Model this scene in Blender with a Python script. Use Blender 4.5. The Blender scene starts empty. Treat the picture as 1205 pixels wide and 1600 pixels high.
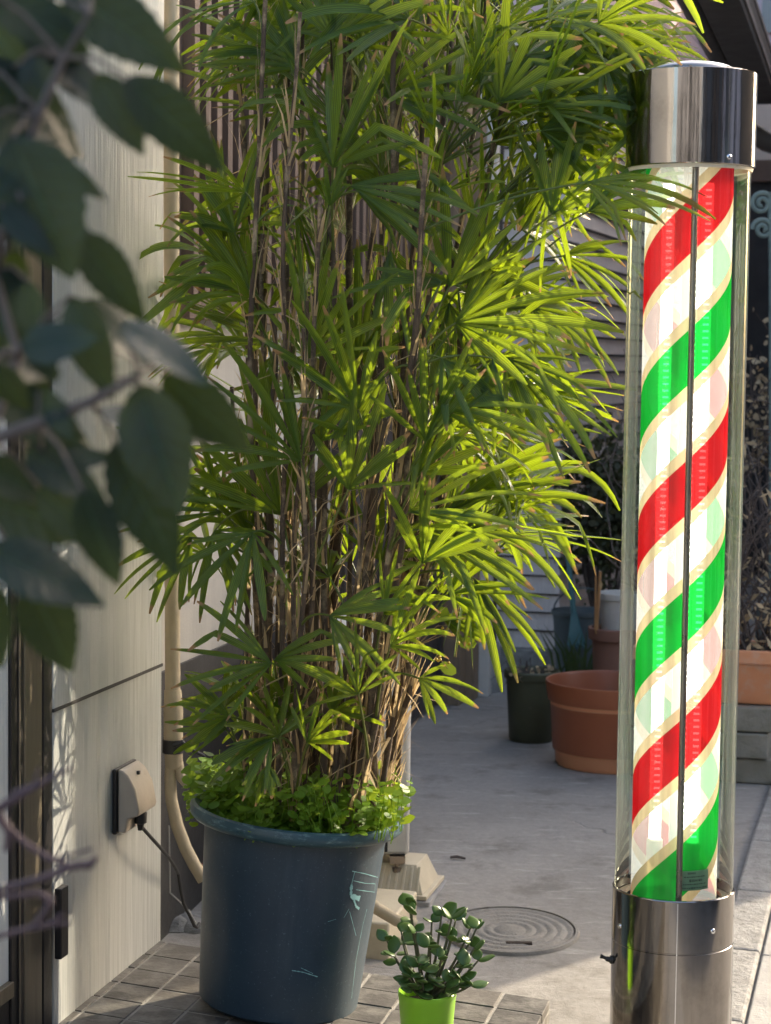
import bpy, math, random
from math import sin, cos, pi, radians, sqrt, atan2
from mathutils import Vector, Matrix, noise
random.seed(11)
scene = bpy.context.scene
COL = scene.collection
V = Vector
# ------------------------------------------------------------------ camera
EYE = 1.5
FPX = 3200.0
PITCH = math.atan(240 / FPX)
ROLL = radians(0.7)
cam_d = bpy.data.cameras.new("camera")
cam = bpy.data.objects.new("camera", cam_d)
COL.objects.link(cam)
CAM_M = Matrix.Translation((0, 0, EYE)) @ Matrix.Rotation(pi / 2 - PITCH, 4, 'X') @ Matrix.Rotation(ROLL, 4, 'Z')
cam.matrix_world = CAM_M
cam_d.sensor_fit = 'VERTICAL'
cam_d.sensor_height = 36.0
cam_d.sensor_width = 27.0
cam_d.lens = 36.0 * FPX / 1600.0
cam_d.clip_start = 0.05
cam_d.clip_end = 300
cam_d.dof.use_dof = True
cam_d.dof.focus_distance = 4.4
cam_d.dof.aperture_fstop = 7.0
cam_d.dof.aperture_blades = 7
scene.camera = cam
# ------------------------------------------------------------------ world, sun, exposure
SUN_AZ = radians(50)
SUN_EL = radians(25)
w = bpy.data.worlds.new("World")
scene.world = w
w.use_nodes = True
wn = w.node_tree
wn.nodes.clear()
wo = wn.nodes.new('ShaderNodeOutputWorld')
wb = wn.nodes.new('ShaderNodeBackground')
ws = wn.nodes.new('ShaderNodeTexSky')
ws.sky_type = 'NISHITA'
ws.sun_disc = False
ws.sun_elevation = SUN_EL
ws.sun_rotation = SUN_AZ
ws.air_density = 1.0
ws.dust_density = 5.0
ws.ozone_density = 0.3
wb.inputs['Strength'].default_value = 0.15
wn.links.new(ws.outputs[0], wb.inputs[0])
wn.links.new(wb.outputs[0], wo.inputs[0])
SUNV = V((sin(SUN_AZ) * cos(SUN_EL), cos(SUN_AZ) * cos(SUN_EL), sin(SUN_EL)))
sd = bpy.data.lights.new("sun", 'SUN')
sd.energy = 2.0
sd.angle = radians(0.5)
sd.color = (1.0, 0.86, 0.66)
so = bpy.data.objects.new("sun", sd)
COL.objects.link(so)
so.rotation_euler = (-SUNV).to_track_quat('-Z', 'Y').to_euler()
so.location = (6, 4, 8)
scene.view_settings.view_transform = 'Standard'
scene.view_settings.look = 'None'
scene.view_settings.gamma = 1
scene.view_settings.exposure = 2.12
scene.cycles.max_bounces = 10
scene.cycles.transparent_max_bounces = 16
scene.cycles.transmission_bounces = 8
scene.cycles.diffuse_bounces = 4
scene.cycles.glossy_bounces = 5
scene.cycles.caustics_reflective = False
scene.cycles.caustics_refractive = False
scene.cycles.sample_clamp_indirect = 6.0


# ------------------------------------------------------------------ placing helpers
def ray(px, py):
    d = V(((px - 602.5) / FPX, -(py - 800) / FPX, -1.0))
    return CAM_M.to_3x3() @ d


def at(px, py, Y):
    d = ray(px, py)
    return V((0, 0, EYE)) + d * (Y / d.y)


def onz(px, py, z):
    d = ray(px, py)
    return V((0, 0, EYE)) + d * ((z - EYE) / d.z)


def gz(Y):
    if Y > 6.4: return 0.0
    if Y < 3.4: return -0.195
    return -(6.4 - Y) * 0.065


def onground(px, py):
    z = 0.0
    for _ in range(20):
        p = onz(px, py, z)
        z = gz(p.y)
    return V((p.x, p.y, z))


def onplane(px, py, P, n):
    d = ray(px, py)
    o = V((0, 0, EYE))
    return o + d * ((P - o).dot(n) / d.dot(n))


# ------------------------------------------------------------------ mesh helpers
class MB:
    def __init__(s):
        s.v = []; s.f = []; s.mi = []; s.t = []; s.uv = []

    def add(s, vs, fs, m=0, ts=None, uvs=None):
        o = len(s.v)
        s.v += [V(p) for p in vs]
        s.t += list(ts) if ts else [0.0] * len(vs)
        s.uv += list(uvs) if uvs else [(0.0, 0.0)] * len(vs)
        s.f += [tuple(i + o for i in f) for f in fs]
        s.mi += [m] * len(fs)
        return s

    def box(s, lo, hi, m=0, fr=None, t=0.0):
        x0, y0, z0 = lo; x1, y1, z1 = hi
        vs = [(x0, y0, z0), (x1, y0, z0), (x1, y1, z0), (x0, y1, z0), (x0, y0, z1), (x1, y0, z1), (x1, y1, z1), (x0, y1, z1)]
        if fr: vs = [fr(p) for p in vs]
        fs = [(0, 3, 2, 1), (4, 5, 6, 7), (0, 1, 5, 4), (1, 2, 6, 5), (2, 3, 7, 6), (3, 0, 4, 7)]
        return s.add(vs, fs, m, [t] * 8)

    def hexa(s, bottom, top, m=0):
        fs = [(0, 3, 2, 1), (4, 5, 6, 7), (0, 1, 5, 4), (1, 2, 6, 5), (2, 3, 7, 6), (3, 0, 4, 7)]
        return s.add(list(bottom) + list(top), fs, m)

    def lathe(s, prof, n=48, c=(0, 0, 0), m=0, caps=(False, False)):
        c = V(c); vs = []; fs = []
        for r, z in prof:
            for k in range(n):
                a = 2 * pi * k / n
                vs.append(c + V((r * cos(a), r * sin(a), z)))
        for j in range(len(prof) - 1):
            for k in range(n):
                k2 = (k + 1) % n
                fs.append((j * n + k, j * n + k2, (j + 1) * n + k2, (j + 1) * n + k))
        if caps[0]: fs.append(tuple(reversed(range(n))))
        if caps[1]: fs.append(tuple((len(prof) - 1) * n + k for k in range(n)))
        return s.add(vs, fs, m)

    def tube(s, pts, rad, n=8, m=0, cap=True):
        pts = [V(p) for p in pts]
        if not hasattr(rad, '__len__'): rad = [rad] * len(pts)
        vs = []; fs = []; ts = []
        t0 = (pts[1] - pts[0]).normalized()
        ref = V((0, 0, 1)) if abs(t0.z) < 0.9 else V((0, 1, 0))
        a = t0.cross(ref).normalized()
        for i, p in enumerate(pts):
            t = (pts[min(i + 1, len(pts) - 1)] - pts[max(i - 1, 0)]).normalized()
            a = (a - t * a.dot(t)).normalized()
            b = t.cross(a)
            for k in range(n):
                ang = 2 * pi * k / n
                vs.append(p + (a * cos(ang) + b * sin(ang)) * rad[i])
                ts.append(i / (len(pts) - 1))
        for i in range(len(pts) - 1):
            for k in range(n):
                k2 = (k + 1) % n
                fs.append((i * n + k, i * n + k2, (i + 1) * n + k2, (i + 1) * n + k))
        if cap:
            fs.append(tuple(reversed(range(n))))
            fs.append(tuple((len(pts) - 1) * n + k for k in range(n)))
        return s.add(vs, fs, m, ts)

    def build(s, name, mats, parent=None, smooth=True, ang=40, bevel=0, world=True):
        me = bpy.data.meshes.new(name)
        off = V((0, 0, 0))
        if parent is not None and world:
            q = parent
            while q is not None:
                off += q.location
                q = q.parent
        me.from_pydata([p - off for p in s.v], [], s.f)
        if not isinstance(mats, (list, tuple)): mats = [mats]
        for m in mats: me.materials.append(m)
        me.polygons.foreach_set('material_index', s.mi)
        at_ = me.attributes.new('t', 'FLOAT', 'POINT')
        at_.data.foreach_set('value', s.t)
        a2 = me.attributes.new('side', 'FLOAT2', 'POINT')
        a2.data.foreach_set('vector', [c for q in s.uv for c in q])
        me.update()
        if smooth:
            me.shade_smooth()
            me.set_sharp_from_angle(angle=radians(ang))
        o = bpy.data.objects.new(name, me)
        COL.objects.link(o)
        if parent is not None: o.parent = parent
        if bevel:
            b = o.modifiers.new('bevel', 'BEVEL')
            b.width = bevel; b.segments = 2; b.limit_method = 'ANGLE'
        return o


def tag(o, label, cat, group=None, kind=None):
    o['label'] = label
    o['category'] = cat
    if group: o['group'] = group
    if kind: o['kind'] = kind
    return o


def thing(name, loc, label, cat, group=None):
    o = bpy.data.objects.new(name, None)
    o.empty_display_size = 0.1
    COL.objects.link(o)
    o.location = loc
    return tag(o, label, cat, group)


def structure(o):
    o['kind'] = 'structure'
    return o


def frame(origin, ang):
    """local (a along the wall, b out of the wall to the right, z)"""
    u = V((sin(ang), cos(ang), 0)); n = V((cos(ang), -sin(ang), 0)); O = V(origin)
    f = lambda p: O + u * p[0] + n * p[1] + V((0, 0, p[2]))
    f.u = u; f.n = n; f.o = O
    return f


# ------------------------------------------------------------------ materials
class NT:
    def __init__(s, name):
        s.m = bpy.data.materials.new(name); s.m.use_nodes = True
        s.t = s.m.node_tree; s.t.nodes.clear()
        s.out = s.n('ShaderNodeOutputMaterial')

    def n(s, ty, **kw):
        x = s.t.nodes.new(ty)
        for k, v in kw.items(): setattr(x, k, v)
        return x

    def l(s, a, b): s.t.links.new(a, b)

    def coord(s, scale=(1, 1, 1), rot=(0, 0, 0), kind='Object'):
        c = s.n('ShaderNodeTexCoord'); mp = s.n('ShaderNodeMapping')
        mp.inputs['Scale'].default_value = scale
        mp.inputs['Rotation'].default_value = rot
        s.l(c.outputs[kind], mp.inputs['Vector'])
        return mp.outputs[0]

    def noise(s, vec, scale, detail=4, rough=0.55):
        x = s.n('ShaderNodeTexNoise')
        x.inputs['Scale'].default_value = scale
        x.inputs['Detail'].default_value = detail
        x.inputs['Roughness'].default_value = rough
        s.l(vec, x.inputs['Vector'])
        return x.outputs['Fac']

    def ramp(s, fac, stops, const=False):
        r = s.n('ShaderNodeValToRGB')
        if const: r.color_ramp.interpolation = 'CONSTANT'
        e = r.color_ramp.elements
        while len(e) < len(stops): e.new(0.5)
        for i, (p, c) in enumerate(stops):
            e[i].position = p
            e[i].color = (c, c, c, 1) if not hasattr(c, '__len__') else (*c, 1)
        s.l(fac, r.inputs[0])
        return r.outputs[0]

    def mix(s, fac, a, b, mode='MIX'):
        x = s.n('ShaderNodeMix', data_type='RGBA', blend_type=mode)
        for sock, val in ((x.inputs[0], fac), (x.inputs[6], a), (x.inputs[7], b)):
            if hasattr(val, 'links'): s.l(val, sock)
            elif hasattr(val, '__len__'): sock.default_value = (*val, 1)
            else: sock.default_value = val
        return x.outputs[2]

    def math(s, op, a, b=0.0):
        x = s.n('ShaderNodeMath', operation=op)
        for sock, val in zip(x.inputs, (a, b)):
            if hasattr(val, 'links'): s.l(val, sock)
            else: sock.default_value = val
        return x.outputs[0]

    def bump(s, h, strength=0.3, dist=0.01):
        b = s.n('ShaderNodeBump')
        b.inputs['Strength'].default_value = strength
        b.inputs['Distance'].default_value = dist
        s.l(h, b.inputs['Height'])
        return b.outputs[0]

    def bsdf(s, color, rough=0.6, metal=0.0, spec=0.5, normal=None, coat=0.0):
        p = s.n('ShaderNodeBsdfPrincipled')
        for sock, val in ((p.inputs['Base Color'], color), (p.inputs['Roughness'], rough)):
            if hasattr(val, 'links'): s.l(val, sock)
            elif hasattr(val, '__len__'): sock.default_value = (*val, 1)
            else: sock.default_value = val
        p.inputs['Metallic'].default_value = metal
        p.inputs['Specular IOR Level'].default_value = spec
        p.inputs['Coat Weight'].default_value = coat
        if normal is not None: s.l(normal, p.inputs['Normal'])
        return p.outputs[0]

    def done(s, sh):
        s.l(sh, s.out.inputs[0])
        return s.m


def simple(name, c1, c2=None, rough=0.6, scale=8.0, bump=0.0, bscale=None, metal=0.0, spec=0.5, stretch=(1, 1, 1), dirt=None, coat=0.0):
    """base colour drifting between c1 and c2, a little wear and surface grain"""
    n = NT(name)
    co = n.coord(stretch)
    c2 = c2 or tuple(x * 0.75 for x in c1)
    f = n.ramp(n.noise(co, scale, 6, 0.6), [(0.3, 0.0), (0.7, 1.0)])
    col = n.mix(f, c1, c2)
    if dirt:
        d = n.ramp(n.noise(n.coord((1, 1, 1)), dirt[1], 8, 0.7), [(dirt[2], 0.0), (dirt[2] + 0.12, 1.0)])
        col = n.mix(n.math('MULTIPLY', d, dirt[3]), col, dirt[0])
    rr = n.math('ADD', n.math('MULTIPLY', n.noise(co, scale * 2.3, 4), 0.25), rough - 0.12)
    nm = n.bump(n.noise(co, bscale or scale * 6, 6, 0.65), bump, 0.01) if bump else None
    return n.done(n.bsdf(col, rr, metal, spec, nm, coat))


M = {}
# ground concrete
n = NT('concrete_ground')
co = n.coord()
big = n.ramp(n.noise(co, 1.3, 5, 0.6), [(0.35, 0.0), (0.65, 1.0)])
col = n.mix(big, (0.285, 0.268, 0.24), (0.35, 0.33, 0.30))
fine = n.ramp(n.noise(co, 38, 8, 0.75), [(0.3, 0.72), (0.62, 1.0)])
col = n.mix(0.75, col, fine, 'MULTIPLY')
st = n.ramp(n.noise(co, 4.5, 9, 0.72), [(0.53, 0.0), (0.64, 1.0)])
col = n.mix(n.math('MULTIPLY', st, 0.55), col, (0.15, 0.14, 0.12))
vo = n.n('ShaderNodeTexVoronoi', feature='DISTANCE_TO_EDGE')
vo.inputs['Scale'].default_value = 1.15
wv = n.n('ShaderNodeVectorMath', operation='ADD')
nz = n.n('ShaderNodeTexNoise'); nz.inputs['Scale'].default_value = 3.0; nz.inputs['Detail'].default_value = 6
n.l(co, nz.inputs['Vector'])
sc_ = n.n('ShaderNodeVectorMath', operation='SCALE'); sc_.inputs['Scale'].default_value = 0.55
n.l(nz.outputs['Color'], sc_.inputs[0]); n.l(co, wv.inputs[0]); n.l(sc_.outputs[0], wv.inputs[1])
n.l(wv.outputs[0], vo.inputs['Vector'])
crk = n.ramp(vo.outputs['Distance'], [(0.0, 1.0), (0.009, 0.0)])
crm = n.math('MULTIPLY', crk, n.ramp(n.noise(co, 0.9, 3), [(0.57, 0.0), (0.66, 0.6)]))
col = n.mix(crm, col, (0.09, 0.085, 0.08))
lt = n.ramp(n.noise(n.coord((2.2, 9, 1), (0, 0, 0.3)), 2.4, 8, 0.7), [(0.56, 0.0), (0.66, 1.0)])
col = n.mix(n.math('MULTIPLY', lt, 0.5), col, (0.50, 0.48, 0.44))
hh = n.math('SUBTRACT', n.noise(co, 55, 9, 0.75), n.math('MULTIPLY', crm, 1.5))
M['ground'] = n.done(n.bsdf(col, 0.85, 0, 0.3, n.bump(hh, 0.5, 0.006)))
M['rough_concrete'] = simple('rough_concrete', (0.36, 0.35, 0.33), (0.22, 0.215, 0.2), 0.9, 18, 0.8, 60, dirt=((0.09, 0.09, 0.08), 30, 0.56, 0.7))
M['smooth_concrete'] = simple('smooth_concrete', (0.38, 0.37, 0.35), (0.28, 0.275, 0.26), 0.8, 9, 0.35, 60, dirt=((0.12, 0.11, 0.1), 22, 0.6, 0.5))
M['manhole'] = simple('manhole_lid', (0.20, 0.188, 0.165), (0.29, 0.272, 0.24), 0.8, 10, 0.6, 70, dirt=((0.12, 0.11, 0.09), 16, 0.58, 0.6))
M['soil'] = simple('soil', (0.05, 0.035, 0.022), (0.02, 0.014, 0.01), 0.95, 30, 1.0, 60)
# tiles (attribute t = a random number per tile)
n = NT('grey_tile')
co = n.coord()
at_ = n.n('ShaderNodeAttribute', attribute_name='t')
c0 = n.mix(at_.outputs['Fac'], (0.062, 0.057, 0.05), (0.115, 0.105, 0.09))
f = n.ramp(n.noise(co, 17, 6, 0.65), [(0.44, 0.0), (0.62, 1.0)])
c0 = n.mix(n.math('MULTIPLY', f, 0.5), c0, (0.26, 0.25, 0.22))
g = n.ramp(n.noise(co, 120, 6, 0.7), [(0.3, 0.75), (0.6, 1.0)])
c0 = n.mix(0.7, c0, g, 'MULTIPLY')
M['tile'] = n.done(n.bsdf(c0, 0.55, 0, 0.4, n.bump(n.noise(co, 90, 6), 0.35, 0.004)))
M['grout'] = simple('tile_grout', (0.34, 0.325, 0.29), (0.20, 0.19, 0.17), 0.9, 20, 0.5, 90)
# plaster wall of the near house, faint vertical light streaks put into its colour
n = NT('painted_wall')
co = n.coord((1, 1, 1))
vst = n.coord((7, 7, 0.35))
f = n.ramp(n.noise(vst, 1.0, 5, 0.6), [(0.35, 0.0), (0.65, 1.0)])
col = n.mix(n.math('MULTIPLY', f, 0.6), (0.47, 0.48, 0.455), (0.32, 0.335, 0.32))
g = n.ramp(n.noise(co, 5, 7, 0.7), [(0.5, 0.0), (0.75, 1.0)])
col = n.mix(n.math('MULTIPLY', g, 0.3), col, (0.32, 0.32, 0.30))
hz = n.math('ADD', n.math('MULTIPLY', n.noise(n.coord((6, 6, 0.45)), 1.0, 4, 0.6), 3.4), n.math('MULTIPLY', n.noise(co, 180, 5), 0.05))
M['wall'] = n.done(n.bsdf(col, 0.34, 0, 0.5, n.bump(hz, 0.6, 0.02)))
n = NT('rear_wall')
co = n.coord()
f = n.ramp(n.noise(n.coord((9, 9, 0.6)), 1.0, 6, 0.65), [(0.35, 0.0), (0.7, 1.0)])
col = n.mix(f, (0.50, 0.47, 0.41), (0.40, 0.375, 0.33))
M['rear_wall'] = n.done(n.bsdf(col, 0.75, 0, 0.3, n.bump(n.noise(co, 130, 6), 0.3, 0.004)))
M['batten'] = simple('brown_batten', (0.17, 0.115, 0.085), (0.09, 0.06, 0.045), 0.6, 4, 0.4, 30, stretch=(6, 6, 0.5))
M['jamb'] = simple('jamb_wood', (0.33, 0.24, 0.16), (0.22, 0.16, 0.10), 0.65, 5, 0.4, 30, stretch=(8, 8, 0.5))
M['dark_door'] = simple('dark_door', (0.075, 0.062, 0.055), (0.04, 0.034, 0.03), 0.55, 5, 0.2, 30, stretch=(5, 5, 0.6))
M['bronze'] = simple('dark_bronze_frame', (0.022, 0.02, 0.02), (0.035, 0.03, 0.028), 0.4, 8, 0.1, 60, metal=0.4)
M['bronze_light'] = simple('faded_bronze_frame', (0.23, 0.19, 0.13), (0.16, 0.13, 0.09), 0.42, 6, 0.1, 60, metal=0.5, stretch=(6, 6, 0.4))
n = NT('frosted_glass')
co = n.coord((60, 60, 1.0))
col = n.mix(n.noise(co, 1, 3), (0.55, 0.56, 0.54), (0.68, 0.69, 0.66))
M['frosted'] = n.done(n.bsdf(col, 0.25, 0, 0.5, n.bump(n.noise(co, 2, 3), 0.3, 0.01)))
# siding of the far house
n = NT('pale_siding')
co = n.coord((60, 60, 3))
f = n.ramp(n.noise(co, 1.0, 4, 0.6), [(0.35, 0.0), (0.65, 1.0)])
col = n.mix(f, (0.66, 0.60, 0.56), (0.56, 0.505, 0.475))
d = n.ramp(n.noise(n.coord(), 3, 7, 0.7), [(0.5, 0.0), (0.75, 1.0)])
col = n.mix(n.math('MULTIPLY', d, 0.4), col, (0.36, 0.33, 0.32))
M['siding'] = n.done(n.bsdf(col, 0.7, 0, 0.3, n.bump(n.noise(co, 2.0, 3), 0.4, 0.006)))
n = NT('pink_tile')
br = n.n('ShaderNodeTexBrick'); br.offset = 0.0
br.inputs['Scale'].default_value = 1.0
br.inputs['Brick Width'].default_value = 0.10; br.inputs['Row Height'].default_value = 0.10
br.inputs['Mortar Size'].default_value = 0.006
br.inputs['Color1'].default_value = (0.62, 0.46, 0.46, 1); br.inputs['Color2'].default_value = (0.52, 0.38, 0.39, 1)
br.inputs['Mortar'].default_value = (0.16, 0.12, 0.12, 1)
co = n.coord((1, 1, 1))
cx = n.n('ShaderNodeSeparateXYZ'); n.l(co, cx.inputs[0])
cb = n.n('ShaderNodeCombineXYZ'); n.l(cx.outputs[1], cb.inputs[0]); n.l(cx.outputs[2], cb.inputs[1])
n.l(cb.outputs[0], br.inputs['Vector'])
M['pink_tile'] = n.done(n.bsdf(br.outputs[0], 0.4, 0, 0.5))
M['beige'] = simple('beige_render', (0.66, 0.59, 0.51), (0.56, 0.5, 0.43), 0.8, 3, 0.3, 60)
M['white_siding'] = simple('white_siding', (0.66, 0.63, 0.70), (0.56, 0.53, 0.6), 0.6, 3, 0.2, 40, stretch=(8, 8, 0.5))
M['brown_beam'] = simple('brown_beam', (0.15, 0.10, 0.07), (0.09, 0.06, 0.045), 0.7, 5, 0.4, 40)
M['dark_recess'] = simple('dark_boards', (0.045, 0.045, 0.045), (0.03, 0.03, 0.03), 0.8, 5, 0.3, 40)
M['eave'] = simple('dark_eave', (0.06, 0.056, 0.052), (0.035, 0.033, 0.031), 0.6, 6, 0.2, 40)
M['eave_trim'] = simple('eave_trim', (0.19, 0.165, 0.15), (0.12, 0.105, 0.095), 0.5, 6, 0.1, 40)
M['window'] = simple('window_glass', (0.20, 0.24, 0.26), (0.14, 0.17, 0.19), 0.15, 2, 0.0)
# metals and clear plastic
n = NT('polished_steel')
co = n.coord((1, 1, 1))
sm = n.noise(n.coord((50, 50, 2.5)), 1.0, 5, 0.6)
rr = n.math('ADD', n.math('MULTIPLY', n.noise(co, 14, 6, 0.7), 0.12), 0.035)
col = n.mix(n.ramp(n.noise(co, 9, 8, 0.75), [(0.5, 0.0), (0.75, 1.0)]), (0.27, 0.255, 0.245), (0.19, 0.178, 0.168))
M['steel'] = n.done(n.bsdf(col, rr, 1.0, 0.5, n.bump(sm, 0.10, 0.004)))
M['steel_dark'] = simple('dark_steel', (0.30, 0.26, 0.23), (0.2, 0.17, 0.15), 0.3, 10, metal=1.0)
M['screw'] = simple('screw_metal', (0.7, 0.7, 0.7), (0.6, 0.6, 0.6), 0.22, 30, metal=1.0)


def clear(name, tint, gl=0.10):
    n = NT(name)
    tr = n.n('ShaderNodeBsdfTransparent'); tr.inputs[0].default_value = (*tint, 1)
    g = n.n('ShaderNodeBsdfGlossy'); g.inputs['Roughness'].default_value = 0.03
    g.inputs[0].default_value = (0.95, 0.97, 0.95, 1)
    lw = n.n('ShaderNodeLayerWeight'); lw.inputs['Blend'].default_value = 0.22
    co = n.coord()
    spk = n.ramp(n.noise(co, 70, 6, 0.8), [(0.66, 0.0), (0.74, 1.0)])
    fac = n.math('ADD', n.math('MULTIPLY', lw.outputs['Fresnel'], 0.8), 0.01)
    mx = n.n('ShaderNodeMixShader'); n.l(fac, mx.inputs[0]); n.l(tr.outputs[0], mx.inputs[1]); n.l(g.outputs[0], mx.inputs[2])
    df = n.n('ShaderNodeBsdfDiffuse'); df.inputs[0].default_value = (0.6, 0.62, 0.58, 1)
    m2 = n.n('ShaderNodeMixShader'); n.l(n.math('ADD', n.math('MULTIPLY', spk, 0.18), 0.025), m2.inputs[0])
    n.l(mx.outputs[0], m2.inputs[1]); n.l(df.outputs[0], m2.inputs[2])
    return n.done(m2.outputs[0])


M['acrylic'] = clear('clear_acrylic', (0.90, 0.95, 0.91))


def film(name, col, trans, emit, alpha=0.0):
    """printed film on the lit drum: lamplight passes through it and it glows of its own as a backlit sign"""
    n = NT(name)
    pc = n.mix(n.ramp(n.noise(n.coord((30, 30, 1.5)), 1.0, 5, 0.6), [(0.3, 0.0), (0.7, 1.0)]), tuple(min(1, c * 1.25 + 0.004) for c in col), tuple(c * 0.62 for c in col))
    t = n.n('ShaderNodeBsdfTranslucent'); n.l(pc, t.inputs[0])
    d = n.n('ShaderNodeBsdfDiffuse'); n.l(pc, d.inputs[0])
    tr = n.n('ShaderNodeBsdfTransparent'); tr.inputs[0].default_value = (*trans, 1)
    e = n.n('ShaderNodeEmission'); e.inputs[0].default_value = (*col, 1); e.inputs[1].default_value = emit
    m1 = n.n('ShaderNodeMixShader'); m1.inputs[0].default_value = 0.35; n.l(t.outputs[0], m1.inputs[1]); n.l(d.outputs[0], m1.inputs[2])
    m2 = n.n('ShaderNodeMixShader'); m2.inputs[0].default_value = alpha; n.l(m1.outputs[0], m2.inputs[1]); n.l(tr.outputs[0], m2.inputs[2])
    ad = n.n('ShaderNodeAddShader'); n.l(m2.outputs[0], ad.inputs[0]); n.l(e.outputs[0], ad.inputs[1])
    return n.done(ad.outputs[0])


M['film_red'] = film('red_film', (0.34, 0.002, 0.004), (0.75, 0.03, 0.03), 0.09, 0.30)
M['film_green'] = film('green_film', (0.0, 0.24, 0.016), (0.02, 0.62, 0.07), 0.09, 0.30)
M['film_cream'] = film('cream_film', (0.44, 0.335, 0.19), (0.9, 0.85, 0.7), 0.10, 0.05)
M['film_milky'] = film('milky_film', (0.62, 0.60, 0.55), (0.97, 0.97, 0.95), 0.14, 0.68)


def emis(name, col, s):
    n = NT(name)
    e = n.n('ShaderNodeEmission'); e.inputs[0].default_value = (*col, 1); e.inputs[1].default_value = s
    return n.done(e.outputs[0])


M['lamp'] = emis('lamp_white', (1.0, 0.97, 0.9), 1.1)
M['led'] = emis('led_chip', (1.0, 1.0, 0.95), 5.0)
M['plate'] = simple('maker_plate', (0.16, 0.30, 0.17), (0.12, 0.24, 0.14), 0.5, 30)
M['ink'] = simple('plate_ink', (0.03, 0.06, 0.035), None, 0.6, 30)
M['white_plastic'] = simple('white_plastic', (0.72, 0.70, 0.64), (0.62, 0.60, 0.54), 0.45, 12, 0.05)
M['black_rubber'] = simple('black_rubber', (0.014, 0.014, 0.015), (0.02, 0.02, 0.02), 0.5, 20)
M['beige_plastic'] = simple('aged_beige_plastic', (0.46, 0.40, 0.32), (0.36, 0.31, 0.25), 0.5, 7, 0.1, dirt=((0.25, 0.21, 0.16), 14, 0.6, 0.5))
M['cream_plastic'] = simple('cream_plastic', (0.66, 0.58, 0.42), (0.56, 0.49, 0.35), 0.55, 8, 0.15, dirt=((0.3, 0.26, 0.18), 20, 0.62, 0.6))
M['pipe_tape'] = simple('pipe_tape', (0.50, 0.42, 0.29), (0.38, 0.32, 0.22), 0.65, 10, 0.3, 40, dirt=((0.3, 0.25, 0.18), 9, 0.62, 0.5))
M['ac_paint'] = simple('cream_metal_paint', (0.66, 0.64, 0.58), (0.56, 0.54, 0.49), 0.45, 5, 0.08, dirt=((0.35, 0.33, 0.28), 12, 0.62, 0.4))
# blue planter: scuffed
n = NT('blue_planter_plastic')
co = n.coord()
col = n.mix(n.ramp(n.noise(co, 5, 6, 0.6), [(0.3, 0.0), (0.7, 1.0)]), (0.013, 0.032, 0.054), (0.024, 0.050, 0.073))
sc1 = n.ramp(n.noise(n.coord((1.4, 1.4, 0.5), (0.4, 0.2, 0.0)), 22, 10, 0.8), [(0.64, 0.0), (0.71, 1.0)])
col = n.mix(n.math('MULTIPLY', sc1, 0.35), col, (0.16, 0.28, 0.32))
wm = n.ramp(n.noise(n.coord((9, 9, 1.1)), 1.0, 7, 0.7), [(0.52, 0.0), (0.72, 1.0)])
col = n.mix(n.math('MULTIPLY', wm, 0.22), col, (0.13, 0.15, 0.16))
sp = n.ramp(n.noise(co, 160, 4, 0.7), [(0.62, 0.0), (0.68, 1.0)])
col = n.mix(n.math('MULTIPLY', sp, 0.25), col, (0.2, 0.3, 0.34))
rr = n.math('ADD', n.math('MULTIPLY', n.noise(co, 9, 6, 0.7), 0.3), 0.28)
M['blue_pot'] = n.done(n.bsdf(col, rr, 0, 0.5, n.bump(n.noise(co, 40, 8, 0.7), 0.12, 0.004)))
n = NT('blue_rim_plastic')
co = n.coord()
col = n.mix(n.ramp(n.noise(co, 7, 6, 0.6), [(0.3, 0.0), (0.7, 1.0)]), (0.022, 0.058, 0.075), (0.034, 0.085, 0.105))
sc1 = n.ramp(n.noise(n.coord((1, 1, 3)), 26, 10, 0.8), [(0.53, 0.0), (0.66, 1.0)])
col = n.mix(n.math('MULTIPLY', sc1, 0.6), col, (0.20, 0.33, 0.34))
M['blue_rim'] = n.done(n.bsdf(col, 0.38, 0, 0.5, n.bump(n.noise(co, 40, 8, 0.7), 0.15, 0.004)))
M['scratch'] = simple('pale_scratch', (0.16, 0.36, 0.38), (0.24, 0.44, 0.46), 0.6, 40)
M['lime'] = simple('lime_plastic', (0.30, 0.62, 0.035), (0.26, 0.55, 0.03), 0.38, 6, 0.03)
M['terra'] = simple('terracotta_plastic', (0.80, 0.37, 0.19), (0.72, 0.31, 0.155), 0.5, 4, 0.08, dirt=((0.62, 0.5, 0.42), 6, 0.55, 0.5))
M['terra_dark'] = simple('terracotta_rim', (0.36, 0.115, 0.05), (0.30, 0.095, 0.042), 0.4, 5, 0.05)
M['terra_brown'] = simple('brown_plastic_pot', (0.34, 0.175, 0.12), (0.27, 0.135, 0.095), 0.6, 6, 0.1)
M['green_pot'] = simple('dark_green_pot', (0.085, 0.09, 0.05), (0.06, 0.065, 0.036), 0.55, 7, 0.1, dirt=((0.16, 0.15, 0.11), 14, 0.62, 0.5))
M['teal'] = simple('teal_plastic', (0.045, 0.14, 0.14), (0.035, 0.11, 0.115), 0.5, 8)
M['bucket'] = simple('grey_blue_bucket', (0.09, 0.115, 0.12), (0.06, 0.08, 0.085), 0.5, 6)
M['straw'] = simple('dry_stem', (0.42, 0.32, 0.19), (0.26, 0.19, 0.11), 0.8, 20)
M['grey_twig'] = simple('grey_twig', (0.13, 0.105, 0.09), (0.07, 0.055, 0.05), 0.8, 30, 0.4, 120)
M['bud_twig'] = simple('purple_twig', (0.11, 0.065, 0.07), (0.06, 0.04, 0.045), 0.7, 30, 0.4, 120)
M['copper_green'] = simple('verdigris_iron', (0.20, 0.27, 0.25), (0.12, 0.17, 0.16), 0.6, 20, 0.3)
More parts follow.
